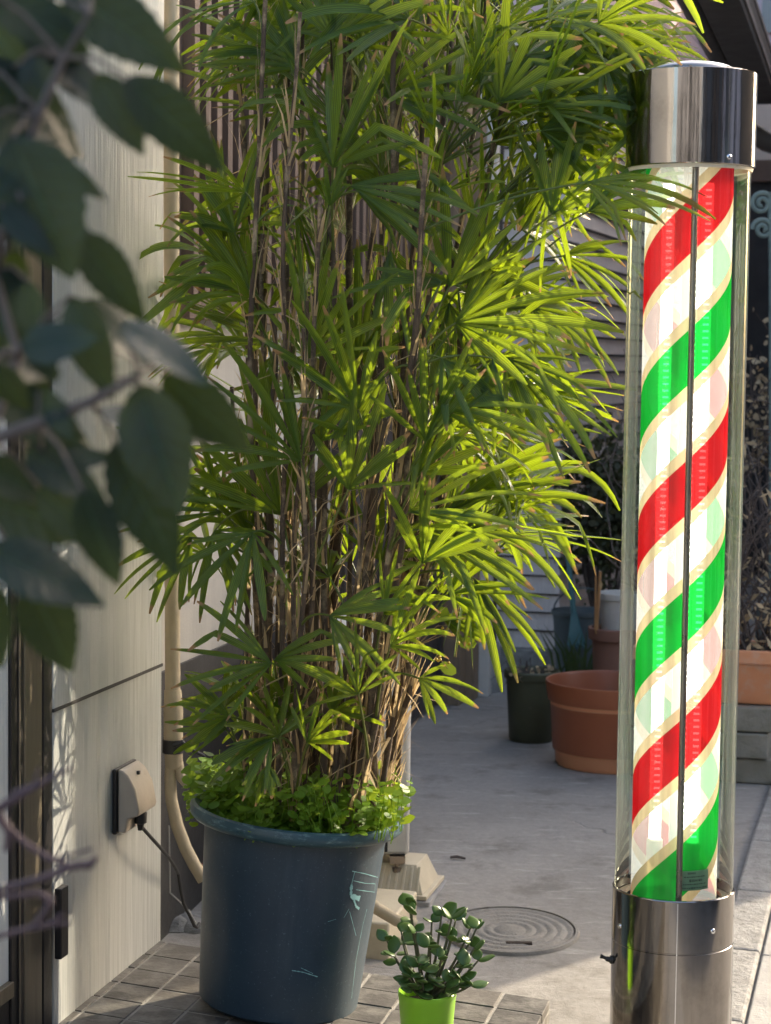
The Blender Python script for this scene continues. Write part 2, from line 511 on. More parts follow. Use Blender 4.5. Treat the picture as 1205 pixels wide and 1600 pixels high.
M['step_block'] = simple('mossy_block', (0.33, 0.31, 0.26), (0.22, 0.21, 0.16), 0.9, 9, 0.6, 60, dirt=((0.12, 0.13, 0.08), 10, 0.58, 0.6))
M['cane'] = simple('cane_bark', (0.15, 0.10, 0.062), (0.06, 0.042, 0.028), 0.75, 14, 0.7, 70, stretch=(6, 6, 1), dirt=((0.46, 0.35, 0.21), 11, 0.52, 0.85))
M['cane_shoot'] = simple('green_shoot', (0.13, 0.19, 0.04), (0.22, 0.22, 0.06), 0.5, 9, 0.0)


def leafmat(name, dark, lit, trans, tw=0.35, rough=0.38, ribs=0.0, tip=None, spec=0.5, veins=False):
    """dark/lit: two leaf greens picked per leaf; trans: colour of light that passes through"""
    n = NT(name)
    oi = n.n('ShaderNodeObjectInfo')
    tt = n.n('ShaderNodeAttribute', attribute_name='t')
    sdn = n.n('ShaderNodeAttribute', attribute_name='side')
    sep = n.n('ShaderNodeSeparateXYZ'); n.l(sdn.outputs['Vector'], sep.inputs[0])
    rnd = n.math('FRACT', n.math('ADD', oi.outputs['Random'], n.math('MULTIPLY', sep.outputs[1], 3.7)))
    col = n.mix(rnd, dark, lit)
    tcol = n.mix(rnd, trans, tuple(min(1, c * 0.8) for c in trans))
    co = n.coord()
    mot = n.ramp(n.noise(co, 22, 5, 0.6), [(0.3, 0.75), (0.7, 1.15)])
    col = n.mix(0.8, col, mot, 'MULTIPLY')
    nm = None
    if ribs:
        sn = n.math('SINE', n.math('MULTIPLY', sep.outputs[0], ribs))
        sn2 = n.ramp(n.math('ADD', n.math('MULTIPLY', sn, 0.5), 0.5), [(0.0, 0.62), (0.7, 1.0), (1.0, 1.45)])
        col = n.mix(0.7, col, sn2, 'MULTIPLY')
        tcol = n.mix(0.8, tcol, sn2, 'MULTIPLY')
        nm = n.bump(sn, 0.35, 0.002)
    if veins:
        ab = n.math('ABSOLUTE', sep.outputs[0])
        vn = n.math('SINE', n.math('ADD', n.math('MULTIPLY', tt.outputs['Fac'], 46.0), n.math('MULTIPLY', ab, -9.0)))
        vein = n.ramp(vn, [(0.90, 0.0), (1.0, 1.0)])
        mid = n.ramp(ab, [(0.02, 1.0), (0.07, 0.0)])
        vv = n.math('MAXIMUM', n.math('MULTIPLY', vein, 0.5), mid)
        col = n.mix(n.math('MULTIPLY', vv, 0.5), col, tuple(min(1, c * 3 + 0.012) for c in lit))
        nm = n.bump(n.math('SUBTRACT', n.noise(co, 25, 4), vv), 0.5, 0.004)
    if tip:
        jag = n.math('ADD', tt.outputs['Fac'], n.math('MULTIPLY', n.noise(co, 30, 3), 0.12))
        tf = n.ramp(jag, [(0.955, 0.0), (1.035, 1.0)])
        sel = n.ramp(rnd, [(0.35, 0.0), (0.55, 1.0)])
        tf = n.math('MULTIPLY', tf, sel)
        col = n.mix(tf, col, tip)
        tcol = n.mix(tf, tcol, tip)
    p = n.bsdf(col, rough, 0, spec, nm)
    t = n.n('ShaderNodeBsdfTranslucent'); n.l(tcol, t.inputs[0])
    mx = n.n('ShaderNodeMixShader'); mx.inputs[0].default_value = tw
    n.l(p, mx.inputs[1]); n.l(t.outputs[0], mx.inputs[2])
    return n.done(mx.outputs[0])


M['palm'] = leafmat('palm_leaf', (0.016, 0.054, 0.007), (0.056, 0.115, 0.010), (0.46, 0.62, 0.020), 0.37, 0.33, 16.0, (0.38, 0.22, 0.09), 0.5)
M['fibre'] = leafmat('dry_sheath', (0.30, 0.20, 0.11), (0.58, 0.44, 0.26), (0.75, 0.58, 0.33), 0.4, 0.8)
M['petiole'] = leafmat('palm_petiole', (0.08, 0.12, 0.02), (0.14, 0.16, 0.03), (0.3, 0.35, 0.05), 0.15, 0.45)
M['weed'] = leafmat('weed_leaf', (0.085, 0.19, 0.015), (0.17, 0.30, 0.025), (0.50, 0.66, 0.05), 0.42, 0.45)
M['jade'] = leafmat('jade_leaf', (0.045, 0.105, 0.02), (0.11, 0.19, 0.045), (0.28, 0.40, 0.04), 0.15, 0.33, 0, None, 0.42)
M['jade_stem'] = simple('jade_stem', (0.13, 0.13, 0.07), (0.07, 0.075, 0.04), 0.6, 30, 0.2)
M['broad'] = leafmat('broad_leaf', (0.003, 0.013, 0.009), (0.008, 0.026, 0.019), (0.10, 0.15, 0.015), 0.11, 0.24, 0, None, 0.36, True)
M['bush'] = leafmat('bush_leaf', (0.035, 0.045, 0.018), (0.07, 0.075, 0.03), (0.12, 0.14, 0.03), 0.2, 0.5)
M['dry_leaf'] = leafmat('dry_leaf', (0.42, 0.31, 0.18), (0.60, 0.48, 0.30), (0.4, 0.3, 0.15), 0.2, 0.7)
M['back_green'] = leafmat('back_plant_leaf', (0.03, 0.06, 0.02), (0.06, 0.09, 0.03), (0.12, 0.2, 0.03), 0.2, 0.5)


# ------------------------------------------------------------------ ground
mb = MB()
ys = [-8, 0, 2, 3.4, 4.4, 5.4, 6.4, 8, 12, 40]
for i in range(len(ys) - 1):
    y0, y1 = ys[i], ys[i + 1]
    mb.add([(-14, y0, gz(y0)), (14, y0, gz(y0)), (14, y1, gz(y1)), (-14, y1, gz(y1))], [(0, 1, 2, 3)])
structure(mb.build('ground', M['ground']))

ANG = radians(13.3)
# ------------------------------------------------------------------ tiled step in front of the house
PZ = 0.10
corner = onz(859, 1562, PZ)
bk = onz(250, 1471, PZ)
eu = (bk - corner); eu.z = 0; eu.normalize()          # along the back edge, to the left
ev = V((-sin(ANG), -cos(ANG), 0))                      # towards the camera
step_mb = MB()
TS = 0.108
gr = MB()


def st_pt(a, b, z): return corner + eu * a + ev * b + V((0, 0, z - PZ))


rnd = random.Random(4)
for i in range(13):
    for j in range(16):
        a0, b0 = i * TS, j * TS
        g_ = 0.0035
        dz = rnd.uniform(-0.0012, 0.0012)
        lo = [st_pt(a0 + g_ * (i > 0), b0 + g_ * (j > 0), PZ - 0.02), st_pt(a0 + TS - g_, b0 + g_ * (j > 0), PZ - 0.02),
              st_pt(a0 + TS - g_, b0 + TS - g_, PZ - 0.02), st_pt(a0 + g_ * (i > 0), b0 + TS - g_, PZ - 0.02)]
        hi = [p + V((0, 0, 0.02 + dz)) for p in lo]
        step_mb.add(lo + hi, [(4, 7, 6, 5), (0, 4, 5, 1), (1, 5, 6, 2), (2, 6, 7, 3), (3, 7, 4, 0)], 0, [rnd.random()] * 8)
# riser tiles
for j in range(16):
    for zlo, zhi in ((PZ - 0.125, PZ - 0.0225), (PZ - 0.235, PZ - 0.130)):
        b0 = j * TS
        p = [st_pt(-0.001, b0 + 0.003, zlo), st_pt(-0.001, b0 + TS - 0.003, zlo), st_pt(-0.001, b0 + TS - 0.003, zhi), st_pt(-0.001, b0 + 0.003, zhi)]
        q = [x + eu * 0.02 for x in p]
        step_mb.hexa(p, q)
        step_mb.t[-8:] = [rnd.random()] * 8
    pass
for i in range(13):
    for zlo, zhi in ((PZ - 0.125, PZ - 0.0225), (PZ - 0.235, PZ - 0.130)):
        a0 = i * TS
        p = [st_pt(a0 + 0.003, -0.001, zlo), st_pt(a0 + TS - 0.003, -0.001, zlo), st_pt(a0 + TS - 0.003, -0.001, zhi), st_pt(a0 + 0.003, -0.001, zhi)]
        q = [x + ev * 0.02 for x in p]
        step_mb.hexa(p, q)
        step_mb.t[-8:] = [rnd.random()] * 8
step = step_mb.build('pavement', M['tile'], smooth=False, bevel=0.0015)
structure(step)
gr.hexa([st_pt(0.004, 0.004, -0.3), st_pt(13 * TS, 0.004, -0.3), st_pt(13 * TS, 16 * TS, -0.3), st_pt(0.004, 16 * TS, -0.3)],
        [st_pt(0.004, 0.004, PZ - 0.0022), st_pt(13 * TS, 0.004, PZ - 0.0022), st_pt(13 * TS, 16 * TS, PZ - 0.0022), st_pt(0.004, 16 * TS, PZ - 0.0022)])
structure(gr.build('pavement_grout', M['grout'], smooth=False))

# ------------------------------------------------------------------ near house (left)
FA = frame(onz(252, 1469, PZ) + V((0, 0, -PZ)), ANG)
house = thing('house', FA.o, 'pale green-white plastered house with a bronze framed door, along the left edge', 'house')


def FW(px, py, b=0.0):
    """pixel -> (a, z) on the plane b of the near house wall"""
    p = onplane(px, py, FA.o + FA.n * b, FA.n)
    return (p - FA.o).dot(FA.u), p.z


a_door = FW(82, 1560)[0]
mb = MB()
mb.box((a_door, -0.28, -0.3), (0, 0, 2.9), fr=FA)
mb.build('wall', M['wall'], house, bevel=0.006)
aj, zj = FW(160, 1078)
mb = MB()
mb.box((a_door + 0.002, -0.002, zj - 0.0035), (-0.002, 0.0025, zj + 0.0035), fr=FA)
mb.build('wall_seam', M['eave'], house, smooth=False)
mb = MB()
mb.box((0.0, -1.6, -0.3), (4.32, -0.20, 3.3), fr=FA)
rw = mb.build('wall', M['rear_wall'], house)
rw['label'] = 'cream recessed rear wall'
# pale post and brown battens on the recessed wall
mb = MB()
mb.box((0.62, -0.203, 1.66), (4.3, -0.185, 3.2), fr=FA)
k = 0.66
while k < 4.25:
    mb.box((k, -0.186, 1.655), (k + 0.042, -0.150, 3.2), fr=FA)
    k += 0.098
mb.box((0.60, -0.201, 1.60), (4.3, -0.14, 1.654), fr=FA)
mb.build('batten_screen', M['batten'], house, smooth=False)
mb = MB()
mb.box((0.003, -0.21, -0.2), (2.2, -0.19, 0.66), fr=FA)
mb.build('plinth_or_shade', M['eave'], house, smooth=False)  # dark panel puts the shade behind the tub into the wall's colour
# far entry: dark door and its jambs
mb = MB()
mb.box((2.3, -0.201, 0.03), (4.05, -0.165, 2.05), fr=FA)
for q in (2.32, 2.88, 3.44, 4.0):
    mb.box((q, -0.166, 0.06), (q + 0.04, -0.15, 2.0), fr=FA)
mb.box((2.3, -0.166, 0.52), (4.04, -0.152, 0.57), fr=FA)
mb.build('entry_door', M['dark_door'], house, smooth=False)
mb = MB()
mb.box((4.06, -0.202, 0), (4.20, -0.08, 2.6), fr=FA)
mb.box((4.203, -0.202, 0), (4.32, -0.045, 2.6), fr=FA)
mb.build('door_jamb', M['jamb'], house, smooth=False, bevel=0.004)
mb = MB()
mb.box((4.323, -0.202, 0), (4.40, 0.0, 2.6), fr=FA)
o = mb.build('door_jamb', M['white_plastic'], house, smooth=False, bevel=0.004)
o['label'] = 'white painted jamb'
# sliding door left of the wall
door = MB()
fr_ = MB()
a75 = FW(64, 1300)[0]
a50 = FW(40, 1300)[0]
a20 = FW(20, 1300)[0]
fr_.box((a75 + 0.012, -0.06, -0.05), (a_door - 0.002, 0.001, 2.6), m=0, fr=FA)
fr_.box((a50, -0.06, -0.05), (a75 + 0.010, -0.001, 2.6), m=1, fr=FA)
fr_.box((a20, -0.06, -0.05), (a50 - 0.002, -0.003, 2.6), m=0, fr=FA)
fr_.box((a50 - 0.03, -0.0029, -0.05), (a50 - 0.024, 0.001, 2.6), m=1, fr=FA)
zb = FW(25, 1545)[1]
fr_.box((a20 - 2.0, -0.10, zb - 0.16), (a20 - 0.002, -0.006, zb - 0.012), m=0, fr=FA)
fr_.box((a20 - 2.0, -0.10, zb - 0.011), (a20 - 0.002, 0.004, zb + 0.02), m=1, fr=FA)
zk0, zk1 = FW(76, 1495)[1], FW(76, 1385)[1]
df = fr_.build('door_frame', [M['bronze'], M['bronze_light']], house, smooth=False, bevel=0.003)
mb = MB()
mb.box((a_door - 0.035, 0.0185, zk0), (a_door + 0.006, 0.034, zk1), fr=FA)
mb.build('door_stop', M['bronze'], df, smooth=False, bevel=0.003)
mb = MB()
mb.box((a20 - 2.0, -0.04, zb + 0.021), (a20 - 0.003, -0.008, 2.5), fr=FA)
mb.build('door_glass', M['frosted'], house, smooth=False)

# ------------------------------------------------------------------ outlet box on the wall with its cord
oa, oz0 = FW(178, 1302)
_, oz1 = FW(178, 1200)
oa = FW(175, 1250)[0]
ob = FW(206, 1260)[0]
aw = max(ob - oa, 0.06)
outlet = thing('outlet_cover', FA((oa, 0, oz0)), 'aged beige weatherproof outlet cover on the pale wall above a black cord', 'outlet cover')
mb = MB()
mb.box((oa - 0.004, 0.001, oz0), (oa + aw, 0.012, oz1), fr=FA)
mb.build('back_plate', M['bronze'], outlet, smooth=False, bevel=0.004)
h = oz1 - oz0
mb = MB()
prof = [(0.0125, 0.02), (0.030, 0.02), (0.036, 0.24), (0.060, 0.29), (0.063, 0.36), (0.053, 0.70), (0.036, 0.90), (0.02, 0.985), (0.0125, 0.99)]
A0, A1 = oa + 0.004, oa + aw - 0.006
vs = []
for (b, t) in prof: vs.append(FA((A0, b, oz0 + h * t)))
for (b, t) in prof: vs.append(FA((A1, b, oz0 + h * t)))
np_ = len(prof)
fs = [tuple(range(np_)), tuple(reversed(range(np_, 2 * np_)))]
for i in range(np_):
    j = (i + 1) % np_
    fs.append((i, np_ + i, np_ + j, j))
mb.add(vs, fs)
mb.build('hood', M['beige_plastic'], outlet, ang=30, bevel=0.004)
mb = MB()
mb.box((A0 + aw * 0.4, 0.038, oz0 + h * 0.86), (A0 + aw * 0.46, 0.044, oz0 + h * 0.91), fr=FA)
mb.build('latch_slot', M['black_rubber'], outlet, smooth=False)
pc = at(214, 1272, FA((A0, 0, 0)).y + 0.03)
p0 = FA(((A0 + A1) / 2, 0.045, oz0 + h * 0.27))
cord = MB()
pe = FA((0.035, 0.03, FW(262, 1362)[1]))
pts = [p0, p0 + V((0, 0, -0.02))]
cpl = [p0 + V((0.0, 0, -0.03)), FA(((A0 + A1) / 2 + 0.03, 0.062, oz0 - h * 0.2)), FA((-0.06, 0.05, pe.z + 0.06)), pe]
for i in range(13):
    t = i / 12
    q = cpl[0] * (1 - t) ** 3 + cpl[1] * 3 * t * (1 - t) ** 2 + cpl[2] * 3 * t * t * (1 - t) + cpl[3] * t ** 3
    pts.append(q)
end = at(312, 1440, 4.95)
for i in range(1, 9):
    t = i / 8
    q = pe.lerp(end, t); q.z -= 0.05 * sin(pi * t) + 0.01 * sin(9 * t)
    pts.append(q)
pc_ = thing('power_cord', p0, 'black power cord hanging from the outlet cover down to the ground behind the blue tub', 'power cord')
cord.tube(pts, 0.0042, 8)
cord.build('cable', M['black_rubber'], pc_)
mb = MB()
mb.lathe([(0.006, -0.045), (0.0085, -0.03), (0.014, -0.028), (0.015, -0.005), (0.012, 0.0)], 14, p0 + V((0, 0, 0.004)), caps=(True, True))
mb.build('plug', M['black_rubber'], pc_)

# ------------------------------------------------------------------ taped pipe behind the house corner
def apx(px, py, Y): return at(px, py, Y)


YP = 5.0
pipe = thing('drain_pipe', apx(271, 1330, YP), 'cream taped pipe bending behind the house corner beside the outlet', 'pipe')
mb = MB()
pl = [(268, -400), (268, 300), (269, 800), (270, 1080)]
mb.tube([apx(x, y, YP) for x, y in pl], [0.019, 0.019, 0.019, 0.019], 16)
mb.build('upper_pipe', M['pipe_tape'], pipe)
mb = MB()
mb.tube([apx(x, y, YP - 0.004) for x, y in [(270, 1078), (271, 1100), (271, 1150), (272, 1195), (273, 1200)]], [0.021, 0.024, 0.024, 0.022, 0.018], 16)
mb.tube([apx(x, y, YP - 0.004) for x, y in [(268, 1190), (266, 1215), (268, 1250), (277, 1290), (290, 1325), (303, 1350), (318, 1375)]], [0.014, 0.0145, 0.015, 0.016, 0.016, 0.016, 0.016], 14)
mb.tube([apx(x, y, YP - 0.006) for x, y in [(279, 1190), (283, 1215), (290, 1225), (296, 1220)]], [0.012, 0.012, 0.011, 0.010], 12)
mb.build('taped_bend', M['pipe_tape'], pipe)
mb = MB()
mb.tube([apx(x, y, YP - 0.006) for x, y in [(271, 1155), (271, 1176)]], [0.0265, 0.0265], 16)
mb.tube([apx(x, y, YP - 0.03) for x, y in [(271, 1165), (285, 1160), (300, 1172), (320, 1182)]], [0.006, 0.006, 0.005, 0.004], 8)
mb.build('clamp', M['black_rubber'], pipe)
# thin grey stay wire by the pipe
mb = MB()
mb.tube([apx(x, y, 4.97) for x, y in [(264, 1290), (265, 1340), (266, 1395), (280, 1408), (296, 1425), (306, 1442)]], 0.0022, 6)
tag(mb.build('wire', M['smooth_concrete']), 'thin grey wire hanging beside the taped pipe', 'wire')
# rubble at the foot
mb = MB()
pr = onground(285, 1440)
for k in range(6):
    c_ = onground(262 + 9 * k, 1432 + (k % 3) * 9) + V((0, 0, 0.0))
    r_ = 0.035 + 0.012 * (k % 3)
    vs = []; fs = []
    N1, N2 = 8, 6
    for i in range(N2 + 1):
        for j in range(N1):
            th = pi * i / N2; ph = 2 * pi * j / N1
            d = V((sin(th) * cos(ph), sin(th) * sin(ph), cos(th) * 0.6))
            vs.append(c_ + d * r_ * (0.85 + 0.35 * noise.noise(d * 1.7 + V((k, 0, 0)))))
    for i in range(N2):
        for j in range(N1):
            fs.append((i * N1 + j, (i + 1) * N1 + j, (i + 1) * N1 + (j + 1) % N1, i * N1 + (j + 1) % N1))
    tag(MB().add(vs, fs).build('stone', M['rough_concrete']), 'small pale broken concrete lump by the pipe foot', 'stone', 'concrete lumps behind the tiled step')

# ------------------------------------------------------------------ air conditioner outdoor unit on its feet
pA = onground(627, 1402)
YA = pA.y
acr = at(640, 1300, YA)
gA = pA.z
FC = frame(V((acr.x, YA - 0.02, 0)), radians(-2))       # a away from the camera, b to the right
zt = at(640, 1334, YA).z
ac = thing('air_conditioner', FC((0.3, -0.15, gA)), 'cream outdoor air conditioner unit standing on ribbed feet behind the blue tub', 'air conditioner')
mb = MB()
mb.box((0.0, -0.30, zt), (0.78, 0.0, zt + 0.60), fr=FC)
mb.build('casing', M['ac_paint'], ac, bevel=0.012)
mb = MB()
mb.box((-0.004, -0.300, zt - 0.0), (-0.0005, -0.072, zt + 0.595), fr=FC)
mb.build('end_panel', M['ac_paint'], ac, smooth=False, bevel=0.002)
mb = MB()
mb.box((-0.0032, -0.071, zt + 0.01), (-0.0004, -0.0625, zt + 0.59), fr=FC)
mb.build('panel_gap', M['black_rubber'], ac, smooth=False)
mb = MB()
for k in range(9):
    mb.box((0.06, 0.001, zt + 0.06 + 0.055 * k), (0.56, 0.003, zt + 0.075 + 0.055 * k), fr=FC)
mb.build('fan_grille', M['ac_paint'], ac, smooth=False)
mb = MB()
mb.box((-0.01, -0.055, zt - 0.022), (0.05, -0.012, zt - 0.001), fr=FC)
mb.lathe([(0.016, 0), (0.016, 0.014), (0.008, 0.015), (0.008, 0.03)], 12, FC((0.01, -0.033, zt - 0.05)), caps=(True, True))
mb.build('mount_foot', M['steel_dark'], ac, smooth=False)
# ribbed foot block
zb0 = at(630, 1392, YA).z
zb1 = zt - 0.026
foot_c = at(636, 1392, YA)
FB = frame(V((foot_c.x, YA - 0.06, 0)), ANG)
foot = thing('foot_block', FB((0.1, 0, zb0)), 'cream ribbed plastic foot block under the air conditioner', 'foot block')
mb = MB()
mb.box((-0.01, -0.30, zb0 - 0.006), (0.24, 0.058, zb0 + 0.006), fr=FB)
ba = [FB((0.0, -0.30, zb0 + 0.006)), FB((0.22, -0.30, zb0 + 0.006)), FB((0.22, 0.045, zb0 + 0.006)), FB((0.0, 0.045, zb0 + 0.006))]
ta = [FB((0.04, -0.28, zb1)), FB((0.18, -0.28, zb1)), FB((0.18, 0.018, zb1)), FB((0.04, 0.018, zb1))]
mb.hexa(ba, ta)
for k in range(15):
    t0 = -0.285 + k * 0.022
    sx = 0.0
    mb.hexa([FB((-0.004, t0, zb0 + 0.007)), FB((0.0, t0, zb0 + 0.007)), FB((0.0, t0 + 0.009, zb0 + 0.007)), FB((-0.004, t0 + 0.009, zb0 + 0.007))],
            [FB((0.036, t0 * 0.93, zb1 - 0.004)), FB((0.04, t0 * 0.93, zb1 - 0.004)), FB((0.04, t0 * 0.93 + 0.009, zb1 - 0.004)), FB((0.036, t0 * 0.93 + 0.009, zb1 - 0.004))])
mb.build('foot_body', M['cream_plastic'], foot, smooth=False, bevel=0.003)
slab = MB()
slab.box((-0.012, -0.06, gz(YA) - 0.06), (0.5, 0.068, zb0 - 0.008), fr=FB)
tag(slab.build('concrete_slab', M['smooth_concrete'], bevel=0.004), 'low weathered concrete slab carrying the cream foot block', 'slab')
# hose and beige lump between tub and slab
mb = MB()
mb.tube([at(x, y, 5.05) for x, y in [(560, 1395), (590, 1420), (620, 1438), (650, 1447)]], 0.016, 12)
tag(mb.build('drain_hose', M['pipe_tape']), 'cream drain hose lying between the blue tub and the slab', 'hose')
mb = MB()
bp = onground(596, 1500)
FD = frame(V((bp.x, bp.y, 0)), ANG)
mb.box((-0.0, -0.35, bp.z - 0.02), (0.34, 0.02, bp.z + 0.10), fr=FD)
tag(mb.build('kerb_block', M['cream_plastic'], bevel=0.006), 'cream block on the ground behind the blue tub', 'block')

# ------------------------------------------------------------------ downpipe and far house (siding)
YB = 9.75
dp = at(762, 1083, 9.2); dp.z = 0
pipe2 = thing('downpipe', dp, 'dark grey downpipe rising from a pale concrete sleeve beside the siding', 'downpipe')
MB().lathe([(0.036, 0.2), (0.036, 5.0)], 20, dp, caps=(True, True)).build('pipe', M['eave'], pipe2)
MB().lathe([(0.055, -0.02), (0.054, 0.20), (0.047, 0.225), (0.037, 0.226)], 20, dp, caps=(True, True)).build('sleeve', M['smooth_concrete'], pipe2)

FBh = frame(V((at(870, 1045, YB).x, YB, 0)), radians(16.5))
hb = thing('neighbour_house', FBh.o, 'grey-pink siding house behind the palm with pink tiled upper wall', 'house')
mb = MB()
mb.box((0.012, -2.6, -0.1), (5.5, -0.012, 4.3), fr=FBh)
mb.build('wall', M['dark_recess'], hb, smooth=False)
mb = MB()
ph = 0.0885
zz = 0.12
while zz < 3.05:
    z1 = zz + ph - 0.0105
    # front boards (facing the camera), each leaning out a little at its foot
    vs = [FBh((-0.012, -2.5, zz)), FBh((-0.012, 0.010, zz)), FBh((0.004, 0.006, z1)), FBh((0.004, -2.5, z1)), FBh((0.02, -2.5, zz)), FBh((0.02, 0.010, zz)), FBh((0.02, 0.006, z1)), FBh((0.02, -2.5, z1))]
    mb.add(vs, [(0, 1, 2, 3), (0, 4, 5, 1), (1, 5, 6, 2), (3, 2, 6, 7)])
    vs = [FBh((0.0, 0.012, zz)), FBh((5.5, 0.012, zz)), FBh((5.5, -0.004, z1)), FBh((0.0, -0.004, z1)), FBh((0.0, -0.02, zz)), FBh((5.5, -0.02, zz)), FBh((5.5, -0.02, z1)), FBh((0.0, -0.02, z1))]
    mb.add(vs, [(0, 1, 2, 3), (0, 4, 5, 1), (3, 2, 6, 7)])
    zz += ph
mb.build('siding', M['siding'], hb, smooth=False)
mb = MB()
mb.box((-0.02, -2.6, 3.07), (5.5, 0.02, 4.3), fr=FBh)
mb.build('tiled_wall', M['pink_tile'], hb, smooth=False)
mb = MB()
mb.box((-0.03, -2.6, -0.1), (5.5, 0.02, 0.115), fr=FBh)
mb.build('plinth_or_shade', M['rough_concrete'], hb, smooth=False, bevel=0.005)

# house closing the alley
YE = 14.5
pe_ = at(1120, 560, YE)
FE = frame(V((pe_.x, YE, 0)), ANG)
he = thing('end_house', FE.o, 'beige house with brown beam and pale violet upper siding closing the alley', 'house')


def EZ(py): return at(1190, py, YE).z


mb = MB(); mb.box((0, -4.0, -0.1), (3, 4.0, EZ(470)), fr=FE); mb.build('lower_wall', M['dark_recess'], he, smooth=False)
mb = MB(); mb.box((-0.03, -4.0, EZ(285)), (3, 4.0, EZ(252)), fr=FE); mb.build('beam', M['brown_beam'], he, smooth=False)
mb = MB(); mb.box((0.03, -4.0, EZ(470)), (3, 4.0, EZ(285)), fr=FE); mb.build('dark_panel', M['dark_recess'], he, smooth=False)
mb = MB(); mb.box((0, -4.0, EZ(252)), (3, 4.0, EZ(140)), fr=FE); mb.build('middle_wall', M['beige'], he, smooth=False)
mb = MB()
mb.box((-0.02, -4.0, EZ(140)), (3, 4.0, 4.6), fr=FE)
for k in range(40):
    mb.box((-0.032, -4.0 + k * 0.2, EZ(140)), (-0.021, -3.985 + k * 0.2, 4.55), m=1, fr=FE)
mb.build('upper_siding', [M['white_siding'], M['eave']], he, smooth=False)
aw_ = at(1192, 30, YE)
bw = (aw_ - FE.o).dot(FE.n)
mb = MB(); mb.box((-0.06, bw, EZ(55)), (-0.033, bw + 0.9, EZ(-90)), fr=FE); mb.build('window_pane', M['window'], he, smooth=False)

# house on the right side of the alley, its dark eave reaches into view
FR = frame(V((2.15, 8.15, 0)), ANG)
hr = thing('corner_house', FR.o, 'house on the right whose dark sloping eave shows above the chrome cap', 'house')
mb = MB(); mb.box((0.0, 0.0, -0.1), (6.2, 1.45, 4.8), fr=FR); mb.build('wall', M['beige'], hr, smooth=False)  # unseen wall, placed and sized to shade the alley and left side
e0 = at(1090, 0, 8.0); e1 = at(1140, 100, 9.6)
eb = (e0 - FR.o).dot(FR.n)
ez = e0.z
mb = MB()
mb.box((-0.9, eb, ez), (2.9, eb + 0.16, ez + 0.15), fr=FR)
mb.box((2.7, eb + 0.16, ez + 0.02), (2.9, 0.0, ez + 0.12), fr=FR)
mb.box((0.1, eb + 0.5, ez + 0.02), (0.25, 0.0, ez + 0.12), fr=FR)
mb.build('eave', M['eave'], hr, smooth=False, bevel=0.004)
mb = MB()
mb.tube([FR((-0.9, eb - 0.052, ez + 0.05)), FR((2.95, eb - 0.052, ez + 0.05))], 0.05, 14)
mb.tube([FR((2.86, eb - 0.05, ez + 0.03)), FR((2.86, eb - 0.05, ez - 0.10)), FR((2.86, eb + 0.1, ez - 0.2)), FR((2.86, eb + 0.4, ez - 0.3))], 0.055, 12)
mb.build('gutter', M['eave'], hr)
mb = MB()
mb.box((-0.92, eb - 0.004, ez + 0.151), (2.92, eb + 0.05, ez + 0.165), fr=FR)
mb.box((-0.92, eb + 0.09, ez + 0.151), (2.92, eb + 0.165, ez + 0.172), fr=FR)
mb.box((-0.92, eb + 0.161, ez + 0.03), (2.92, eb + 0.17, ez + 0.06), fr=FR)
mb.build('eave_trim', M['eave_trim'], hr, smooth=False)

mb = MB()  # unseen railed slab, added to keep sun off the palm's top
mb.box((-1.15, 0.05, 3.9), (-0.002, 1.75, 4.05), fr=FR)
for q in range(17):
    mb.box((-1.15, 0.06 + 0.1 * q, 4.052), (-1.11, 0.13 + 0.1 * q, 5.0), fr=FR)
mb.box((-1.16, 0.04, 5.002), (-1.09, 1.76, 5.06), fr=FR)
mb.build('sun_blocker', M['brown_beam'], hr, smooth=False)

# houses across the street behind the camera (they shade the foreground and show in the steel)
FS = frame(V((2.2, -5.5, 0)), radians(4))
h1 = thing('street_house', FS.o, 'tall grey street house to the right, mirrored in the steel cap', 'house')
mb = MB(); mb.box((0.0, 0.0, -0.3), (9.6, 3.0, 3.7), fr=FS); mb.build('wall', simple('dark_grey_render', (0.13, 0.13, 0.14), (0.09, 0.09, 0.1), 0.8, 2), h1, smooth=False)
mb = MB(); rngh = random.Random(16)
cm = [M['brown_beam'], M['smooth_concrete'], M['eave'], M['white_siding'], M['siding'], M['bronze'], M['batten']]
x = 0.3
while x < 9.4:
    wq = rngh.uniform(0.06, 0.4)
    if rngh.random() < 0.7: mb.box((x, -rngh.uniform(0.03, 0.12), 0.0), (x + wq, -0.001, rngh.uniform(2.6, 3.65)), m=rngh.randint(0, 6), fr=FS)
    x += wq + rngh.uniform(0.0, 0.35)
mb.build('cladding', cm, h1, smooth=False)
mb = MB()
for k in range(4):
    mb.box((1.0 + 2.2 * k, -0.02, 0.9), (2.2 + 2.2 * k, -0.001, 2.2), fr=FS)
mb.build('window', M['window'], h1, smooth=False)
FG = frame(V((8.4, 2.0, 0)), ANG)  # unseen house, added to block the bright low sky from the steel
h3 = thing('sky_blocker', FG.o, 'low brown-grey house added out of view on the right to darken the steel', 'house')
mb = MB(); mb.box((0.0, 0.0, -0.2), (12.0, 3.0, 3.9), fr=FG); mb.build('wall', simple('sky_blocker_brown_grey', (0.16, 0.14, 0.125), (0.11, 0.1, 0.09), 0.8, 2), h3, smooth=False)  # wall of the added, unseen house
mb = MB(); mb.box((-0.3, -0.3, 3.901), (12.3, 3.3, 4.0), fr=FG); mb.build('roof', M['eave'], h3, smooth=False)  # roof of the added, unseen house
FT = frame(V((-7, -7.5, 0)), pi / 2)
h2 = thing('street_house', FT.o, 'blue-grey street house across the road, mirrored in the steel base', 'house')
